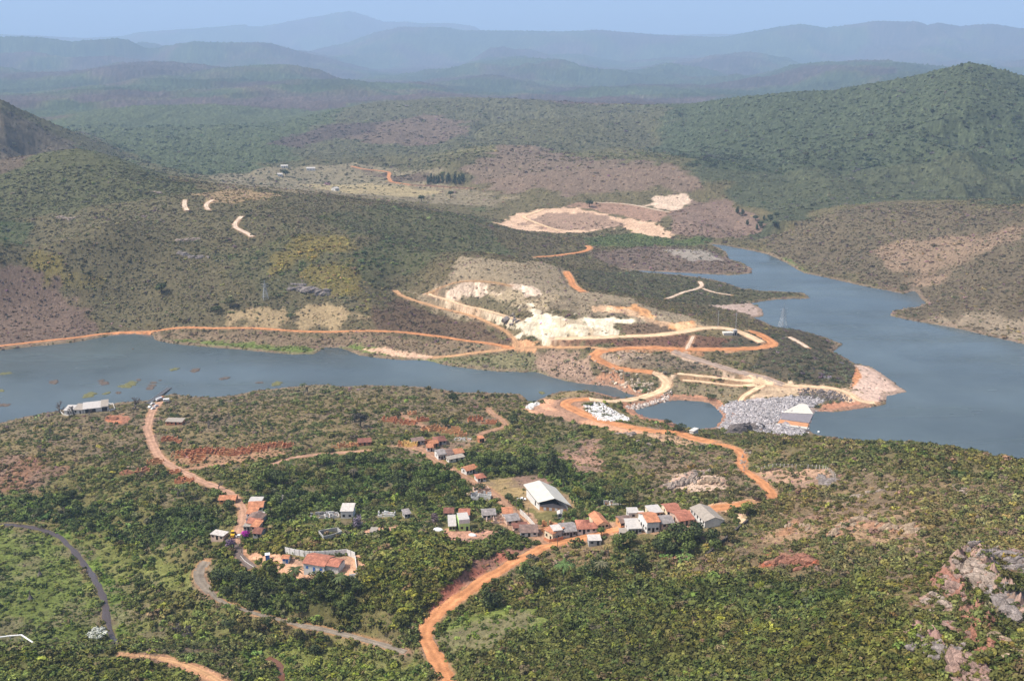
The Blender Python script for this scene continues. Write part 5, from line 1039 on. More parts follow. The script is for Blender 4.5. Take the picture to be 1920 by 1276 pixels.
def vehicle(px, yaw, paint_, label, kind='car'):
    p = tp(px); z = float(samp(Z, p[0], p[1])[0]) + .16; root = empty({'car': 'parked_car', 'pickup': 'pickup_truck', 'tanker': 'tank_truck', 'loader': 'wheel_loader'}[kind], (p[0], p[1], z), R_(yaw)); L, W = {'car': (4.2, 1.75), 'pickup': (5.0, 1.85), 'tanker': (7.5, 2.4), 'loader': (6.0, 2.4)}[kind]; r = .33 if kind in ('car', 'pickup') else .5 if kind == 'tanker' else .75; clear(p[0], p[1], L * .7)
    def prof(pts, w0, name, m):
        q = MB(); n = len(pts); q.v = [(x, -w0, zz) for x, zz in pts] + [(x, w0, zz) for x, zz in pts]; q.f = [tuple(range(n)), tuple(range(2 * n - 1, n - 1, -1))] + [(i, n + i, n + (i + 1) % n, (i + 1) % n) for i in range(n)]; return q.put(name, m, root)
    if kind == 'car':
        prof([(-2.1, .35), (2.1, .35), (2.1, .72), (1.2, .86), (-1.9, .92), (-2.1, .8)], W / 2, 'body', paint_); prof([(-1.75, .921), (1.05, .861), (.35, 1.36), (-1.25, 1.38)], W / 2 - .08, 'window', 'car_glass'); prof([(-1.2, 1.382), (.35, 1.362), (.3, 1.43), (-1.1, 1.44)], W / 2 - .1, 'roof', paint_)
    elif kind == 'pickup':
        prof([(-2.5, .45), (2.5, .45), (2.5, .95), (1.4, 1.05), (-2.5, 1.05)], W / 2, 'body', paint_); prof([(-.5, 1.052), (1.35, 1.052), (.8, 1.6), (-.4, 1.62)], W / 2 - .08, 'window', 'car_glass'); prof([(-.42, 1.622), (.8, 1.602), (.75, 1.7), (-.35, 1.7)], W / 2 - .1, 'roof', paint_); MB().box(-2.35, -.7, -.7, .7, 1.053, 1.06).put('cargo_bed', 'dark_opening', root)
    elif kind == 'tanker':
        MB().box(-3.75, 3.6, -1.0, 1.0, .6, .95).put('chassis', 'dark_deck', root); prof([(2.0, .96), (3.75, .96), (3.75, 2.0), (3.3, 2.7), (2.0, 2.7)], 1.15, 'cab', 'rubble'); MB().bar((-3.6, 0, 1.95), (1.8, 0, 1.95), 1.0, 14).put('tank', paint_, root)
    else:
        prof([(-2.8, .8), (.6, .8), (.6, 1.7), (-2.8, 1.9)], .95, 'body', paint_); MB().box(-.9, .5, -.7, .7, 1.905, 3.0).put('cab', 'car_glass', root); MB().box(-1, .6, -.8, .8, 3.005, 3.15).put('roof', paint_, root); MB().bar((.5, 0, 1.4), (2.4, 0, .9), .22).put('boom', paint_, root); prof([(2.3, .1), (3.3, .1), (2.9, .5), (2.6, 1.3), (2.3, 1.3)], 1.2, 'bucket', 'dark_deck')
    xs = (L * .31, -L * .31) if kind != 'tanker' else (2.7, -1.4, -2.6)
    for x in xs:
        for s in (-1, 1): MB().bar((x, s * (W / 2 - .2), r), (x, s * (W / 2 + .02), r), r, 12).put('wheel', 'tyre', root)
    root.scale = (.82,) * 3
    return tag(root, label, {'car': 'car', 'pickup': 'pickup', 'tanker': 'truck', 'loader': 'loader'}[kind])
def slab_on_ground(name, px, lift, t, mat, label=None, cat=None, kind=None, rise=None):
    h = hit(P(px)); g = densify(np.vstack([h, h[:1]]), 3)[:-1] if rise is None else h; o0 = h[0]
    z = [float(max(samp(Z, p[0], p[1])[0], .1)) + lift + (rise[i] if rise else 0) for i, p in enumerate(g)]; m = MB(); m.slab([(p[0] - o0[0], p[1] - o0[1], z[i] - o0[2]) for i, p in enumerate(g)], t); o = m.put(name, mat); o.location = tuple(o0)
    for p in g: clear(p[0], p[1], 2)
    if kind: o['kind'] = kind
    if label: tag(o, label, cat)
    return o
def outcrop(px, n, size, mat, label, strike=0, seed=0, spread=2.0, flat=.8, sharp=1.6):
    g = np.random.default_rng(700 + seed); pts = densify(hit(P(px)), .5); o0 = pts[0].copy(); V_ = []; F_ = []
    bm = bmesh.new(); bmesh.ops.create_icosphere(bm, subdivisions=2, radius=1); bv = np.array([v.co[:] for v in bm.verts]); bf = [[v.index for v in f.verts] for f in bm.faces]; bm.free()
    for _ in range(n):
        c = pts[g.integers(len(pts))]; x, y = c[0] + g.normal(0, spread), c[1] + g.normal(0, spread); z = float(samp(Z, x, y)[0]); s = size * np.exp(g.normal(0, .4))
        q = np.round(bv * 1.9 + g.normal(0, .42, bv.shape)) / 1.9 * .45 + bv * .55; q = q * np.array([sharp, .75, flat]) * s * g.uniform(.8, 1.2, 3); a = R_(strike) + g.normal(0, .25); ca, sa = math.cos(a), math.sin(a); tl = g.normal(.25, .2)
        q = np.stack([q[:, 0], q[:, 1] * math.cos(tl) - q[:, 2] * math.sin(tl), q[:, 1] * math.sin(tl) + q[:, 2] * math.cos(tl)], 1); q = np.stack([q[:, 0] * ca - q[:, 1] * sa, q[:, 0] * sa + q[:, 1] * ca, q[:, 2]], 1) + np.array([x, y, z - .15 * s]) - o0
        b = len(V_); V_ += [tuple(p) for p in q]; F_ += [tuple(b + i for i in f) for f in bf]; clear(x, y, s * .3)
    o = mesh_obj('rock_outcrop', V_, F_, M[mat]); o.location = tuple(o0); return tag(o, label, 'rocks', 'rock outcrops on the slopes')
def build_small_things():
    wall_run('yard_wall', 'white panelled wall with dark posts curving behind the white chapel', '535,1036 553,1040 571,1043 590,1044 610,1043 630,1042 650,1040 666,1046', 2.6, .16, 'white_wall', 'grey_wall')
    wall_run('yard_wall', 'thin white wall closing the bare yard beside the white chapel', '666,1046 668,1062 670,1080 655,1081', 1.2, .2, 'white_wall')
    wall_run('block_enclosure', 'roofless grey block enclosure standing alone in the scrub', '598,1002 615,999 633,996 641,1003 624,1009 607,1013 598,1002', 2.0, .2, 'grey_wall')
    wall_run('street_wall', 'pale concrete garden wall running down the brown street', '975,962 984,970 994,980 1003,991', 2.2, .2, 'concrete')
    wall_run('retaining_wall', 'long dark stone wall running diagonally down the hillside', '1402,977 1380,995 1360,1012 1340,1029 1321,1045', 1.1, .7, 'dark_stone')
    wall_run('shore_wall', 'low pale wall around the yard of the lakeside sheds', '205,771 216,768 212,758 200,757', 1.2, .25, 'concrete')
    wall_run('shore_wall', 'low white wall in front of the small lakeside shed', '112,770 119,778 136,780', .8, .25, 'concrete')
    wall_run('kerb_wall', 'pale kerb along the outer edge of the asphalt bend', '451,1042 458,1051 468,1058 476,1063', .3, .16, 'concrete')
    wall_run('brick_yard_wall', 'brick wall around the corner yard by the road junction', '1020,1012 1030,1017 1039,1015 1056,1011', 1.5, .2, 'brick_wall')
    fence('row of pale concrete fence posts along the hilltop clearing', '1427,884 1445,877 1470,877 1500,878 1530,879 1546,881 1556,886 1566,896', 24, 2.1, 'pale_post')
    for k, (px, h, lab) in enumerate((('1045,1026', 6, 'wooden pole at the road junction'), ('968,957', 5.5, 'wooden pole at the corner of the hall field'), ('991,974', 6, 'wooden pole behind the pale street wall'), ('453,1036', 7, 'wooden pole beside the bougainvillea corner'), ('1276,966', 5.5, 'wooden pole beside the cream walled house'), ('1298,962', 6, 'wooden pole behind the long school roof'), ('733,835', 5, 'wooden pole west of the red square'))): pole(px, h, lab)
    tower('1467,615', 21, 'grey lattice pylon on the shore beside the wide lake')
    tower('498,560', 16, 'faint grey pylon on the scrubby slope above the lakeside road')
    for px, h, lab in (('1379,623', 15, 'thin tall grey mast beside the small pump house'), ('1346,613', 13, 'thin grey mast on the plateau loop road')):
        p = tp(px); r = empty('mast', tuple(p)); MB().bar((0, 0, -1), (0, 0, h), .16, 6).put('post', 'steel', r); MB().bar((-.8, 0, h - .6), (.8, 0, h - .6), .08).put('crossarm', 'steel', r); tag(r, lab, 'mast')
    house('pump_house', 'small grey pump house on the plateau loop road', '1376,629', '1382,629', 3, 4, 'flat', 'grey_wall', 'grey_wall', wins=0, door=True, side=0, cat='hut')
    house('water_tank', 'long low white concrete tank beside the pump house', '1357,629', '1374,629', 4, 1.6, 'flat', 'white_concrete', 'white_concrete', wins=0, door=False, side=0, cat='tank')
    house('valve_chamber', 'small grey concrete box beside the orange road', '1300,813', '1309,813', 2.5, 2.2, 'flat', 'concrete', 'concrete', wins=0, door=False, side=0, cat='box')
    p = tp('502,1049'); r = empty('portable_toilet', (p[0], p[1], float(samp(Z, p[0], p[1])[0])), R_(15)); MB().box(-.85, .85, -.85, .85, -.1, 2.5).put('cabin', 'blue_paint', r); MB().box(-.5, .5, -.9, -.853, .1, 2.1).put('door', 'blue_paint', r); MB().slab([(-.95, -.95, 2.62), (.95, -.95, 2.62), (.95, .95, 2.75), (-.95, .95, 2.75)], .1).put('roof', 'white_paint', r); tag(r, 'bright blue portable toilet cabin on the bare earth', 'portable toilet'); clear(p[0], p[1], 3)
    vehicle('286,758', 70, 'white_paint', 'white car highest of the cars by the ramp'); vehicle('282,764', 75, 'silver_paint', 'silver car parked nearest the scrub by the ramp'); vehicle('287,767', 72, 'white_paint', 'white car nearest the orange road end'); vehicle('293,762', 70, 'silver_paint', 'silver car on the landward side by the ramp')
    vehicle('300,751', 62, 'white_paint', 'tank truck with a white tank at the head of the ramp', 'tanker'); vehicle('450,1007', 10, 'white_paint', 'white car beside the yellow loader on the village road'); vehicle('437,1005', 100, 'yellow_paint', 'yellow loader on the village road', 'loader'); vehicle('978,938', 5, 'white_paint', 'white pickup beside the sports hall', 'pickup')
    p = tp('312,753'); r = empty('site_trailer', tuple(p), R_(10)); MB().box(-2.6, 2.6, -1.1, 1.1, .7, 2.9).put('body', 'white_paint', r); MB().box(-1.4, -.5, -1.13, -1.103, 1.5, 2.3).put('window', 'car_glass', r)
    for x in (-.6, .6):
        for s in (-1, 1): MB().bar((x, s * .8, .4), (x, s * 1.05, .4), .4, 10).put('wheel', 'tyre', r)
    r.scale = (.75,) * 3; tag(r, 'white box trailer standing near the ramp', 'trailer')
    # floating ramp
    a = tp('278,757'); b, rb = at_z(P('318,727')); b = np.array([rb[0] * math.sin(b[0]), rb[0] * math.cos(b[0]), .3]); a[2] = max(a[2], 1.2) + .5; r = empty('pontoon_ramp', tuple(a)); d = Vector(b - a); sd = Vector((-d.y, d.x, 0)).normalized()
    m = MB()
    for k in range(12): p0 = d * (k / 12 + .004); p1 = d * ((k + 1) / 12 - .004); m.slab([tuple(p0 - sd * 1.5), tuple(p1 - sd * 1.5), tuple(p1 + sd * 1.5), tuple(p0 + sd * 1.5)], .5)
    m.put('deck', 'dark_deck', r)
    for s in (-1, 1):
        m = MB(); m.bar(tuple(sd * 1.45 * s + Vector((0, 0, .9))), tuple(d + sd * 1.45 * s + Vector((0, 0, .9))), .06)
        for k in range(13): q = d * (k / 12) + sd * 1.45 * s; m.bar(tuple(q), tuple(q + Vector((0, 0, .9))), .05)
        m.put('railing', 'steel', r)
    tag(r, 'dark jointed pontoon ramp sloping from the road into the lake', 'pontoon')
    # spillway
    slab_on_ground('spillway_slab', '1466,774 1500,760 1512,761 1525,778', .5, 1.5, 'white_concrete', 'bright white triangular concrete slab at the dam crest', 'slab', rise=[0, .9, .9, 0])
    slab_on_ground('spillway_slab', '1464.5,786 1466,774.6 1524.5,778.8 1517,793.5', .35, 1.5, 'slab_grey', 'spillway floor slab with its shadow painted in as dark grey', 'slab', rise=[0, 0, 0, 0])  # shadow on the spillway floor, put into the slab's dark colour
    slab_on_ground('earth_pad', '1455,796 1463,786.6 1516,794 1514,803', .3, 1.5, 'orange_earth', 'orange earth pad beside the spillway floor', 'pad', rise=[0, 0, 0, 0])
    slab_on_ground('spillway_kerb', '1454,797.2 1455.5,796.2 1514,803.4 1513,806.5', 1.1, 3, 'white_concrete', 'cream concrete kerb edging the orange earth pad', 'kerb', rise=[0, 0, 0, 0])
    m = bpy.data.objects.new('marker_buoy', None); 
    az, rr_ = at_z(P('1535,810')); bx, by = rr_[0] * math.sin(az[0]), rr_[0] * math.cos(az[0]); bm = bmesh.new(); bmesh.ops.create_uvsphere(bm, u_segments=14, v_segments=8, radius=.75); me = bm_mesh('marker_buoy', bm, M['white_paint']); o = bpy.data.objects.new('marker_buoy', me); col.objects.link(o); o.location = (bx, by, .3); o.scale = (1, 1, .8); tag(o, 'round white buoy floating near the dam', 'buoy')
    # overturned white tanks by the green houses
    for px, s, lab in (('822,994', 2.2, 'white overturned water tank beside the small green house'), ('886,1004', 1.7, 'white oval tank lying on the red clearing')):
        p = tp(px); bm = bmesh.new(); bmesh.ops.create_uvsphere(bm, u_segments=16, v_segments=8, radius=1); 
        for v in bm.verts: v.co = Vector((v.co.x * s, v.co.y * s * .62, max(v.co.z, -.3) * s * .42))
        me = bm_mesh('water_tank', bm, M['white_paint']); o = bpy.data.objects.new('water_tank', me); col.objects.link(o); o.location = (p[0], p[1], p[2] + .3); o.rotation_euler = (0, .06, R_(-12)); tag(o, lab, 'tank'); clear(p[0], p[1], 3)
    # white pipe over the stream
    g = hit(P('-30,1202 20,1200 42,1200 62,1206')); o0 = g[0].copy(); zt = g[:, 2].max() + 1.0; r = empty('water_pipe', tuple(o0)); m = MB()
    for k in range(3): a, b = g[k] - o0, g[k + 1] - o0; m.bar((a[0], a[1], zt - o0[2] - (1.0 if k == 3 else 0)), (b[0], b[1], zt - o0[2] - (.5 if k == 2 else 0)), .26, 8)
    m.put('pipe', 'white_paint', r)
    for p in g[1:]: MB().box(p[0] - o0[0] - .15, p[0] - o0[0] + .15, p[1] - o0[1] - .15, p[1] - o0[1] + .15, p[2] - o0[2] - 1, zt - o0[2] - .3).put('support', 'concrete', r)
    tag(r, 'white pipe raised on short supports over the meadow edge', 'pipe')
    # floating weed
    WEED = mat_plain('floating_weed', (.13, .125, .05), .9, .4, 1.5, bump=.5); MUD = mat_plain('mud_bank', (.105, .08, .062), .9, .4, 1.5, bump=.5)
    for k, t in enumerate("249,654,4,0|327,692,17,1|366,694,22,0|101,716,22,0|10,700,20,1|195,718,22,0|190,713,12,0|246,719,28,1|288,717,12,0|286,722,13,0|168,740,30,1|200,737,14,1|222,736,12,0|421,709,18,0|487,717,12,0|519,719,24,1|282,727,20,0|1016,736,13,1|7,759,22,0|2,732,14,1|300,713,4,0|235,724,24,1|260,712,10,0".split('|')):
        x, y, w, green = map(float, t.split(',')); az, r_ = at_z(P(f'{x},{y} {x + w / 2},{y}')); c = (r_[0] * math.sin(az[0]), r_[0] * math.cos(az[0])); rad = abs(r_[1] * math.sin(az[1]) - c[0]) + .3; g = np.random.default_rng(40 + k); bm = bmesh.new()
        n = 18; th = np.arange(n) * 6.2832 / n; lob = 1 + .28 * np.sin(2 * th + g.uniform(0, 6)) + .2 * np.sin(5 * th + g.uniform(0, 6)); ctr = bm.verts.new((0, 0, .22)); ring = []; low = []
        for q in range(n): px_, py_ = math.cos(th[q]) * rad * lob[q], math.sin(th[q]) * rad * lob[q] * .95; ring.append(bm.verts.new((px_ * .8, py_ * .8, .12 + g.uniform(0, .2)))); low.append(bm.verts.new((px_, py_, -.25)))
        for q in range(n): bm.faces.new((ctr, ring[q], ring[(q + 1) % n])); bm.faces.new((ring[q], low[q], low[(q + 1) % n], ring[(q + 1) % n]))
        me = bm_mesh('weed_mat', bm, WEED if green else MUD); o = bpy.data.objects.new('weed_mat', me); col.objects.link(o); o.location = (c[0], c[1], .02)
        tag(o, 'yellow green mat of floating weed in the lake arm' if green else 'small brown mud and debris bank breaking the lake surface', 'weed mat' if green else 'mud bank', 'floating weed mats' if green else 'mud banks in the lake arm')
    # streams
    for nm, s, w, c in (('stream', '-60,982 0,983 50,986 82,992 111,1005 131,1024 149,1044 166,1066 178,1086 191,1113 198,1138 202,1165 208,1185 220,1207', 2.2, (.070, .054, .050)), ('stream', '500,1234 518,1237 530,1245 528,1260 524,1285', 2.6, (.16, .075, .045))):
        m, nt, nd, lk, b = new_mat('stream_water'); b.inputs['Base Color'].default_value = c + (1,); b.inputs['Roughness'].default_value = .12; b.inputs['IOR'].default_value = 1.33
        g = smooth(densify(hit(P(s)), 1.5), 10); ribbon(nm, g, w, m, .16, 1.1, 5.5)['kind'] = 'structure'
        for q in g: clear(q[0], q[1], w * .5 + .6)
    # rocks
    for k, a in enumerate((
        ('1795,1062 1815,1056 1832,1060 1845,1080 1858,1098', 60, 1.1, 'pale_rock', 'pale jagged rock ridge, the largest crag on the steep bottom slope', 118), ('1860,1100 1880,1120 1895,1150 1915,1172', 40, .9, 'grey_rock', 'grey crag continuing down from the pale ridge', 118),
        ('1764,1085 1785,1100 1805,1120 1815,1128', 34, .8, 'rose_rock', 'rosy rock band beside the pale ridge', 125), ('1830,1150 1848,1175 1850,1200 1854,1220', 34, .8, 'red_rock', 'reddish rock spine lower down the steep slope', 112), ('1718,1196 1745,1212 1780,1222 1800,1232', 40, .7, 'grey_rock', 'broken grey rocks at the edge of the forest', 150), ('1800,1236 1820,1250 1840,1276 1860,1300', 50, .9, 'rose_rock', 'rosy grey crag at the foot of the steep slope', 120), ('1765,1172 1785,1184 1800,1200', 20, .6, 'rose_rock', 'small rosy rocks between the grey crags', 120), ('1740,1122 1765,1130 1780,1142', 18, .6, 'pale_rock', 'few pale rocks above the forest edge', 140), ('1850,1190 1900,1220 1925,1250', 26, .6, 'tan_rock', 'tan rock rib running to the corner of the slope', 135),
        ('1825,1024 1860,1030 1890,1040 1920,1055 1940,1062', 90, .8, 'grey_rock', 'wide field of grey boulders high on the hillside', 10), ('1840,1040 1890,1062 1930,1075', 50, .7, 'grey_rock', 'lower rows of grey boulders under the wide boulder field', 10),
        ('1562,1000 1580,988 1600,980', 26, .9, 'tan_rock', 'tan rock slabs at the near end of the eroded gully', 40), ('1612,972 1628,968', 14, 1.2, 'tan_rock', 'rounded tan boulder on the eroded gully', 10), ('1650,985 1680,990 1710,980 1718,1000', 34, .8, 'tan_rock', 'scattered tan rocks above the eroded gully', 20), ('1600,930 1625,926 1640,922 1660,916', 22, .6, 'pale_rock', 'thin pale rock ledge on the brown hillside', 5), ('1560,940 1590,945 1600,950', 14, .7, 'tan_rock', 'two tan rocks below the thin pale ledge', 30), ('1790,914 1806,916 1815,925', 14, .6, 'pale_rock', 'white rock streaks near the hilltop', 10), ('1480,985 1500,975 1520,990', 18, .7, 'tan_rock', 'tan eroded rocks near the dark stone wall', 60), ('1640,1030 1680,1036 1710,1034', 20, .5, 'rose_rock', 'low rosy rocks in the middle of the hillside', 0),
        ('1255,912 1270,902 1290,898 1310,900', 44, 1.1, 'pale_rock', 'white rock face below the winding orange road', 60), ('1315,905 1340,898 1355,905', 26, 1.0, 'tan_rock', 'tan rock face beside the white one', 50), ('1290,890 1310,884 1330,884', 26, .9, 'pale_rock', 'white rocks topping the white rock face', 40), ('1445,1056 1480,1052 1500,1044 1524,1056', 40, 1.0, 'red_rock', 'bright red earth bank above the forest', 5), ('1300,1048 1340,1052 1390,1052', 18, .5, 'red_rock', 'small red stones along the forest edge', 0), ('1536,896 1550,900 1556,908', 16, 1.0, 'grey_rock', 'grey slabs at the end of the hilltop clearing', 110),
        ('1378,812 1390,806 1405,800 1420,798 1422,808', 30, 1.6, 'dark_rock', 'dark angular rock beside the dam', 30), ('1400,880 1390,862 1402,845 1408,838', 26, .6, 'pale_rock', 'pale broken stones along the inside of the road bend', 90), ('1200,828 1215,824 1222,832 1204,836', 22, .9, 'pale_rock', 'cream rock outcrop below the orange platform', 30), ('1160,813 1175,812 1182,818', 14, .8, 'pale_rock', 'small cream outcrop under the platform edge', 30),
        ('330,452 352,450 372,448', 22, 1.3, 'pale_rock', 'pale boulders high on the far scrubby hill', 0), ('338,475 355,480 380,482', 26, 1.4, 'grey_rock', 'grey boulders below the pale ones on the far hill', 0), ('540,540 565,538 590,545 615,552', 50, 1.5, 'grey_rock', 'grey cliff band above the dry lakeside meadow', 10), ('120,408 140,410', 14, 1.6, 'pale_rock', 'pale boulders on the far left knoll', 0), ('285,360 300,362', 12, 1.4, 'pale_rock', 'pale scar near the far knoll foot', 0),
        ('948,596 960,590 966,602 955,612', 16, 1.4, 'grey_rock', 'grey cliff at the edge of the white quarry floor', 60), ('900,1100 870,1118 850,1130', 0, 1, 'red_rock', '', 0))):
        if a[1]: outcrop(*a, seed=k, spread=1.3 if a[2] < 1.5 else 2)
def build_trees():
    dk, gr, ol, lt = (.066, .084, .030), (.110, .140, .038), (.150, .135, .048), (.18, .205, .05)
    T = lambda px, h, kind, c, lab, group=None, wide=1.0, name=None: tree(tp(px), h * (1.15 if kind == 'round' else 1), kind, c, lab, group, wide, name)
    T('1003,1099', 8, 'round', dk, 'dark round mango tree beside the orange valley road', wide=1.15); T('1191,1072', 8.5, 'round', dk, 'dark round mango tree in the clearing below the row of houses', wide=1.1); T('1118,1080', 7.5, 'spread', dk, 'dark spreading tree beside a pale palm', wide=1.2); T('912,1142', 8.5, 'tall', dk, 'tall dark tree on the road edge, taller of the pair'); T('930,1138', 6, 'round', dk, 'shorter dark tree next to the tall one on the road edge')
    T('1057,1092', 8, 'palm', (.09, .14, .04), 'big green palm with drooping fronds below the road junction', wide=1.25); T('1128,1090', 8, 'palm', (.16, .15, .08), 'pale thin palm in front of a dark tree'); T('1140,1048', 6, 'palm', (.25, .19, .07), 'yellowed palm above the clearing'); T('555,1096', 7, 'palm', dk, 'dark palm in front of the white chapel', wide=1.2); T('640,1110', 7, 'palm', dk, 'dark palm below the yard wall of the chapel', wide=1.2)
    T('569,740', 7.5, 'palm', dk, 'lone palm standing on the lake shore'); T('543,895', 8, 'palm', dk, 'dark palm rising above the woods by the village road'); T('347,936', 7, 'palm', dk, 'dark palm west of the village road'); T('664,905', 7, 'palm', (.09, .075, .05), 'thin brownish palm in the village woods')
    for k, (px, h, w) in enumerate((('1268,1020', 9, 1.1), ('1283,1030', 8, 1), ('1300,1018', 7, 1.1), ('1245,1030', 8, 1), ('1236,1040', 7, 1), ('1292,1040', 6, 1), ('1258,1042', 6, 1))): T(px, h, 'round', dk if k % 2 == 0 else gr, 'large dark green tree in the clump below the two storey house', 'dark trees below the row of houses', w)
    T('1305,1003', 5.5, 'round', (.032, .05, .02), 'nearly black round tree in front of the worn red roof', wide=1.2); T('1181,1020', 6, 'round', gr, 'bright green tree in front of the wide flat whitish roof'); T('1160,1030', 7, 'round', gr, 'green tree on the road side below the flat roofed house'); T('1127,1004', 4, 'round', gr, 'small green tree beside the orange road'); T('1365,1015', 7, 'loose', ol, 'olive tree beside the dark diagonal wall', wide=1.2); T('1335,1022', 7, 'round', dk, 'dark tree below the long school roof'); T('1340,1036', 6, 'round', gr, 'green tree at the lower end of the dark diagonal wall'); T('1400,965', 6, 'loose', lt, 'yellow green tree at the end of the orange road', wide=1.4)
    T('1036,890', 12, 'tall', dk, 'tall dark tree standing above the woods behind the hall'); T('1052,898', 9, 'tall', dk, 'dark tree just right of the tall one behind the hall'); T('954,942', 4.5, 'round', dk, 'small dark tree on the edge of the dry field'); T('900,920', 4, 'spread', dk, 'dark bushy tree on the street side of the pinkish ruin', wide=1.3); T('1083,935', 6, 'round', (.17, .17, .03), 'yellow flowering tree behind the hall'); T('1160,940', 7, 'round', dk, 'dark green tree at the edge of the hillside woods', wide=1.3); T('1180,950', 6, 'loose', ol, 'olive tree above the small white house', wide=1.2); T('850,756', 7, 'round', dk, 'dark tree alone on the lakeside plain'); T('835,800', 5, 'round', dk, 'dark tree beside the orange ruin', wide=1.2); T('676,800', 10, 'loose', (.085, .075, .06), 'large greyish brown tree on the lakeside plain', wide=1.3); T('665,790', 8, 'tall', dk, 'dark tree right behind the large greyish tree'); T('962,800', 7, 'round', dk, 'dark tree below the orange platform', wide=1.1)
    T('1275,808', 5, 'spread', dk, 'dark tree overhanging the small pond', wide=1.4); T('1252,796', 4, 'spread', dk, 'dark bush like tree on the pond bank', wide=1.3); T('1333,748', 4, 'spread', dk, 'round dark bush on the far bank of the pond', wide=1.7); T('1103,820', 4.5, 'round', lt, 'yellow green round tree below the orange platform', wide=1.2); T('432,577', 9, 'round', (.12, .12, .05), 'lone rounded tree on the dry meadow above the lake road', wide=1.1); T('405,585', 6, 'spread', dk, 'dark bushes beside the lone rounded tree', wide=1.5); T('303,550', 9, 'round', dk, 'dark tree in the hollow of the far hill', wide=1.2); T('545,597', 5, 'spread', dk, 'dark tree low on the dry meadow', wide=1.8)
    T('461,1010', 4, 'round', (.42, .03, .34), 'magenta bougainvillea on the village road corner', name='bougainvillea'); T('434,1028', 5, 'loose', (.18, .12, .20), 'lilac flowering tree below the yellow loader', wide=1.1); T('671,990', 6, 'tall', (.17, .14, .18), 'lilac grey flowering tree in the red clearing', wide=1.3); T('816,985', 6, 'loose', (.17, .12, .13), 'leafless mauve tree beside the small green house', wide=1.2); T('410,917', 6, 'bare', None, 'leafless tree beside the village road bend', wide=.9); T('183,1196', 4, 'spread', (.62, .64, .56), 'bush with dense white blossom beside the stream', wide=1.7, ) ; T('405,938', 5.5, 'round', gr, 'green tree in front of the low orange tiled house', wide=1.3); T('484,925', 7, 'round', gr, 'bright green tree at the top of the village road', wide=1.2); T('430,956', 5, 'round', dk, 'dark tree on the bend of the village road', wide=1.2)
    for px, h, lab in (('113,774', 10, 'large bare tree at the lake end of the sheds'), ('139,780', 10, 'bare tree in front of the lakeside sheds'), ('253,766', 12, 'tall bare tree between the sheds and the ramp'), ('167,778', 7, 'slim bare tree before the long lakeside shed'), ('153,806', 6, 'dark leafless tree on the plain below the sheds'), ('171,810', 6, 'second dark leafless tree on the plain below the sheds'), ('93,816', 6, 'shaggy bare tree nearest the frame edge on the lakeside plain'), ('334,930', 8, 'bare grey tree in the woods west of the village road'), ('392,803', 7, 'bare tree in the dead grove on the lakeside plain'), ('578,738', 7, 'dead trunk beside the lone shore palm'), ('360,1195', 8, 'reddish grey leafless tree in the thicket beside the gravel road'), ('340,1185', 7, 'leafless tree in the thicket west of the gravel road')): T(px, h * .9, 'bare', None, lab, wide=1.15)
    for px, lab in (('75,1078', 'dark pointed dead stump in the meadow, upper of two'), ('57,1122', 'dark pointed dead stump in the meadow, lower of two')):
        p = tp(px); bm = bmesh.new(); tube_bm(bm, [(0, 0, -.2), (.1, 0, .8), (0, .1, 1.8), (.05, 0, 4.2)], [1.3, .75, .3, .06], 8); me = bm_mesh('dead_stump', bm, M['dark_rock']); o = bpy.data.objects.new('dead_stump', me); col.objects.link(o); o.location = tuple(p); tag(o, lab, 'stump')
    g = np.random.default_rng(31)
    def fill(poly, n, hr, kinds, cols, label, group, gap=2.6, name=None, wide=(.9, 1.25)):
        h = hit(P(poly)); x0, y0 = h[:, :2].min(0); x1, y1 = h[:, :2].max(0); c = 0; tries = 0
        while c < n and tries < 4000:
            tries += 1; x, y = g.uniform(x0, x1), g.uniform(y0, y1)
            if sdist(np.array([x]), np.array([y]), h)[0] < .5: continue
            fi, fj = idx(np.array([math.atan2(x, y)]), np.array([math.hypot(x, y)])); i, j = int(fi[0] + .5), int(fj[0] + .5)
            if BUILT[i, j] or wet[i, j] or ROADDIST[i, j] < 2 or any((x - t[0]) ** 2 + (y - t[1]) ** 2 < (gap + .1 * t[2]) ** 2 for t in TREEXY): continue
            tree((x, y), g.uniform(*hr), kinds[g.integers(len(kinds))], cols[g.integers(len(cols))], label, group, g.uniform(*wide), name); c += 1
    fill("480,905 600,866 720,862 830,882 890,920 890,948 820,958 700,955 640,962 500,985 480,950", 60, (4.5, 8), ['round', 'loose', 'spread'], [dk, gr, ol, gr], 'broadleaf tree in the dense green village woods', 'trees of the village woods')
    fill("735,880 790,875 870,895 905,925 890,950 800,925 740,905", 16, (5, 7.5), ['round'], [(.085, .12, .026), (.075, .11, .022)], 'bright green rounded tree in the grove beside the upper street', 'bright grove beside the upper street')
    fill("870,862 930,858 1010,862 1060,880 1090,920 1060,915 1010,893 930,896 885,885", 30, (5, 8), ['round', 'loose'], [gr, gr, dk], 'green tree in the grove bordering the dry playing field', 'grove around the playing field')
    fill("1085,905 1180,920 1200,950 1150,960 1090,945", 14, (4, 7), ['round', 'spread'], [dk, ol, gr], 'tree in the belt between the hall and the hillside', 'trees behind the hall')
    fill("1000,965 1100,960 1140,975 1050,975 1010,975", 10, (3, 5), ['loose'], [gr, lt], 'small green garden tree behind the tiled terrace', 'garden trees behind the terrace')
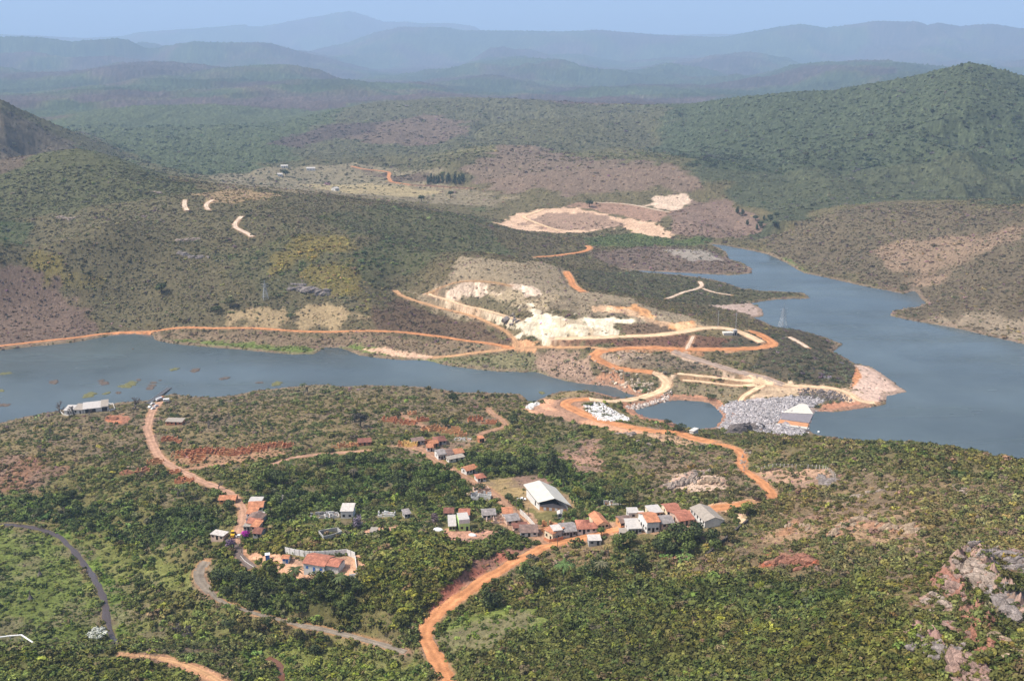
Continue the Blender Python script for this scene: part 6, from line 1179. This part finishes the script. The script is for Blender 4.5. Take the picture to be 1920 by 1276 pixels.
    fill("400,1075 520,1085 680,1095 670,1150 520,1150 410,1120", 30, (4, 6.5), ['round', 'loose'], [dk, dk, gr], 'dark tree on the slope between the chapel and the gravel road', 'dark trees below the chapel')
    fill("480,1165 600,1190 640,1215 560,1240 470,1210 420,1180", 12, (4, 6.5), ['round', 'loose'], [dk, ol], 'tree in the thicket below the gravel road', 'thicket trees below the gravel road')
    fill("0,935 180,930 320,950 420,965 430,1000 300,1010 150,1000 0,970", 22, (3.5, 6), ['round', 'spread'], [dk, dk, gr], 'dark tree in the belt between the meadow and the village road', 'tree belt above the meadow')
    fill("410,785 520,790 525,815 420,812", 12, (4, 6.5), ['bare'], [None], 'bare trunk in the dead grove on the lakeside plain', 'dead grove on the lakeside plain', 3, None, (.45, .6))
    fill("1235,1030 1295,1030 1300,1058 1240,1056", 16, (2.6, 3.6), ['banana'], [(.10, .17, .04), (.13, .18, .05)], 'banana plant in the plot below the dark trees', 'banana plot below the row of houses', 1.4, None)
    fill("840,875 900,868 930,885 880,890", 10, (2.2, 3.2), ['banana'], [(.10, .17, .04)], 'banana plant behind the orange red roofed house', 'banana plants behind the upper street', 1.3)
    fill("1010,975 1060,963 1160,968 1150,982 1085,985", 12, (2.2, 3.2), ['banana'], [(.11, .18, .04)], 'banana plant in the gardens behind the terrace', 'banana plants behind the terrace', 1.3)
    fill("800,337 870,335 868,345 802,347", 22, (8, 11), ['tall'], [(.05, .072, .04)], 'tall dark tree in the straight plantation row of the far valley', 'plantation row in the far valley', 4)
    for px, h, lab in (('536,331', 11, 'lone dark tree between the white farm buildings'), ('845,368', 8, 'dark tree at the near edge of the far valley'), ('1105,388', 10, 'dark tree above the far quarry'), ('790,378', 9, 'dark clump of a tree before the far valley')): T(px, h, 'round', dk, lab, wide=1.2)
    fill("1370,395 1440,405 1480,430 1440,445 1400,425", 12, (6, 9), ['tall', 'round'], [(.06, .078, .04)], 'tall dark tree in the stand above the lake head', 'tall stand above the lake head', 5)
build_water(); build_roads()
build_houses(); build_hall(); build_ruins(); build_small_things(); build_trees()
build_ground(); build_scrub(); build_tufts(); build_stones(); build_haze()
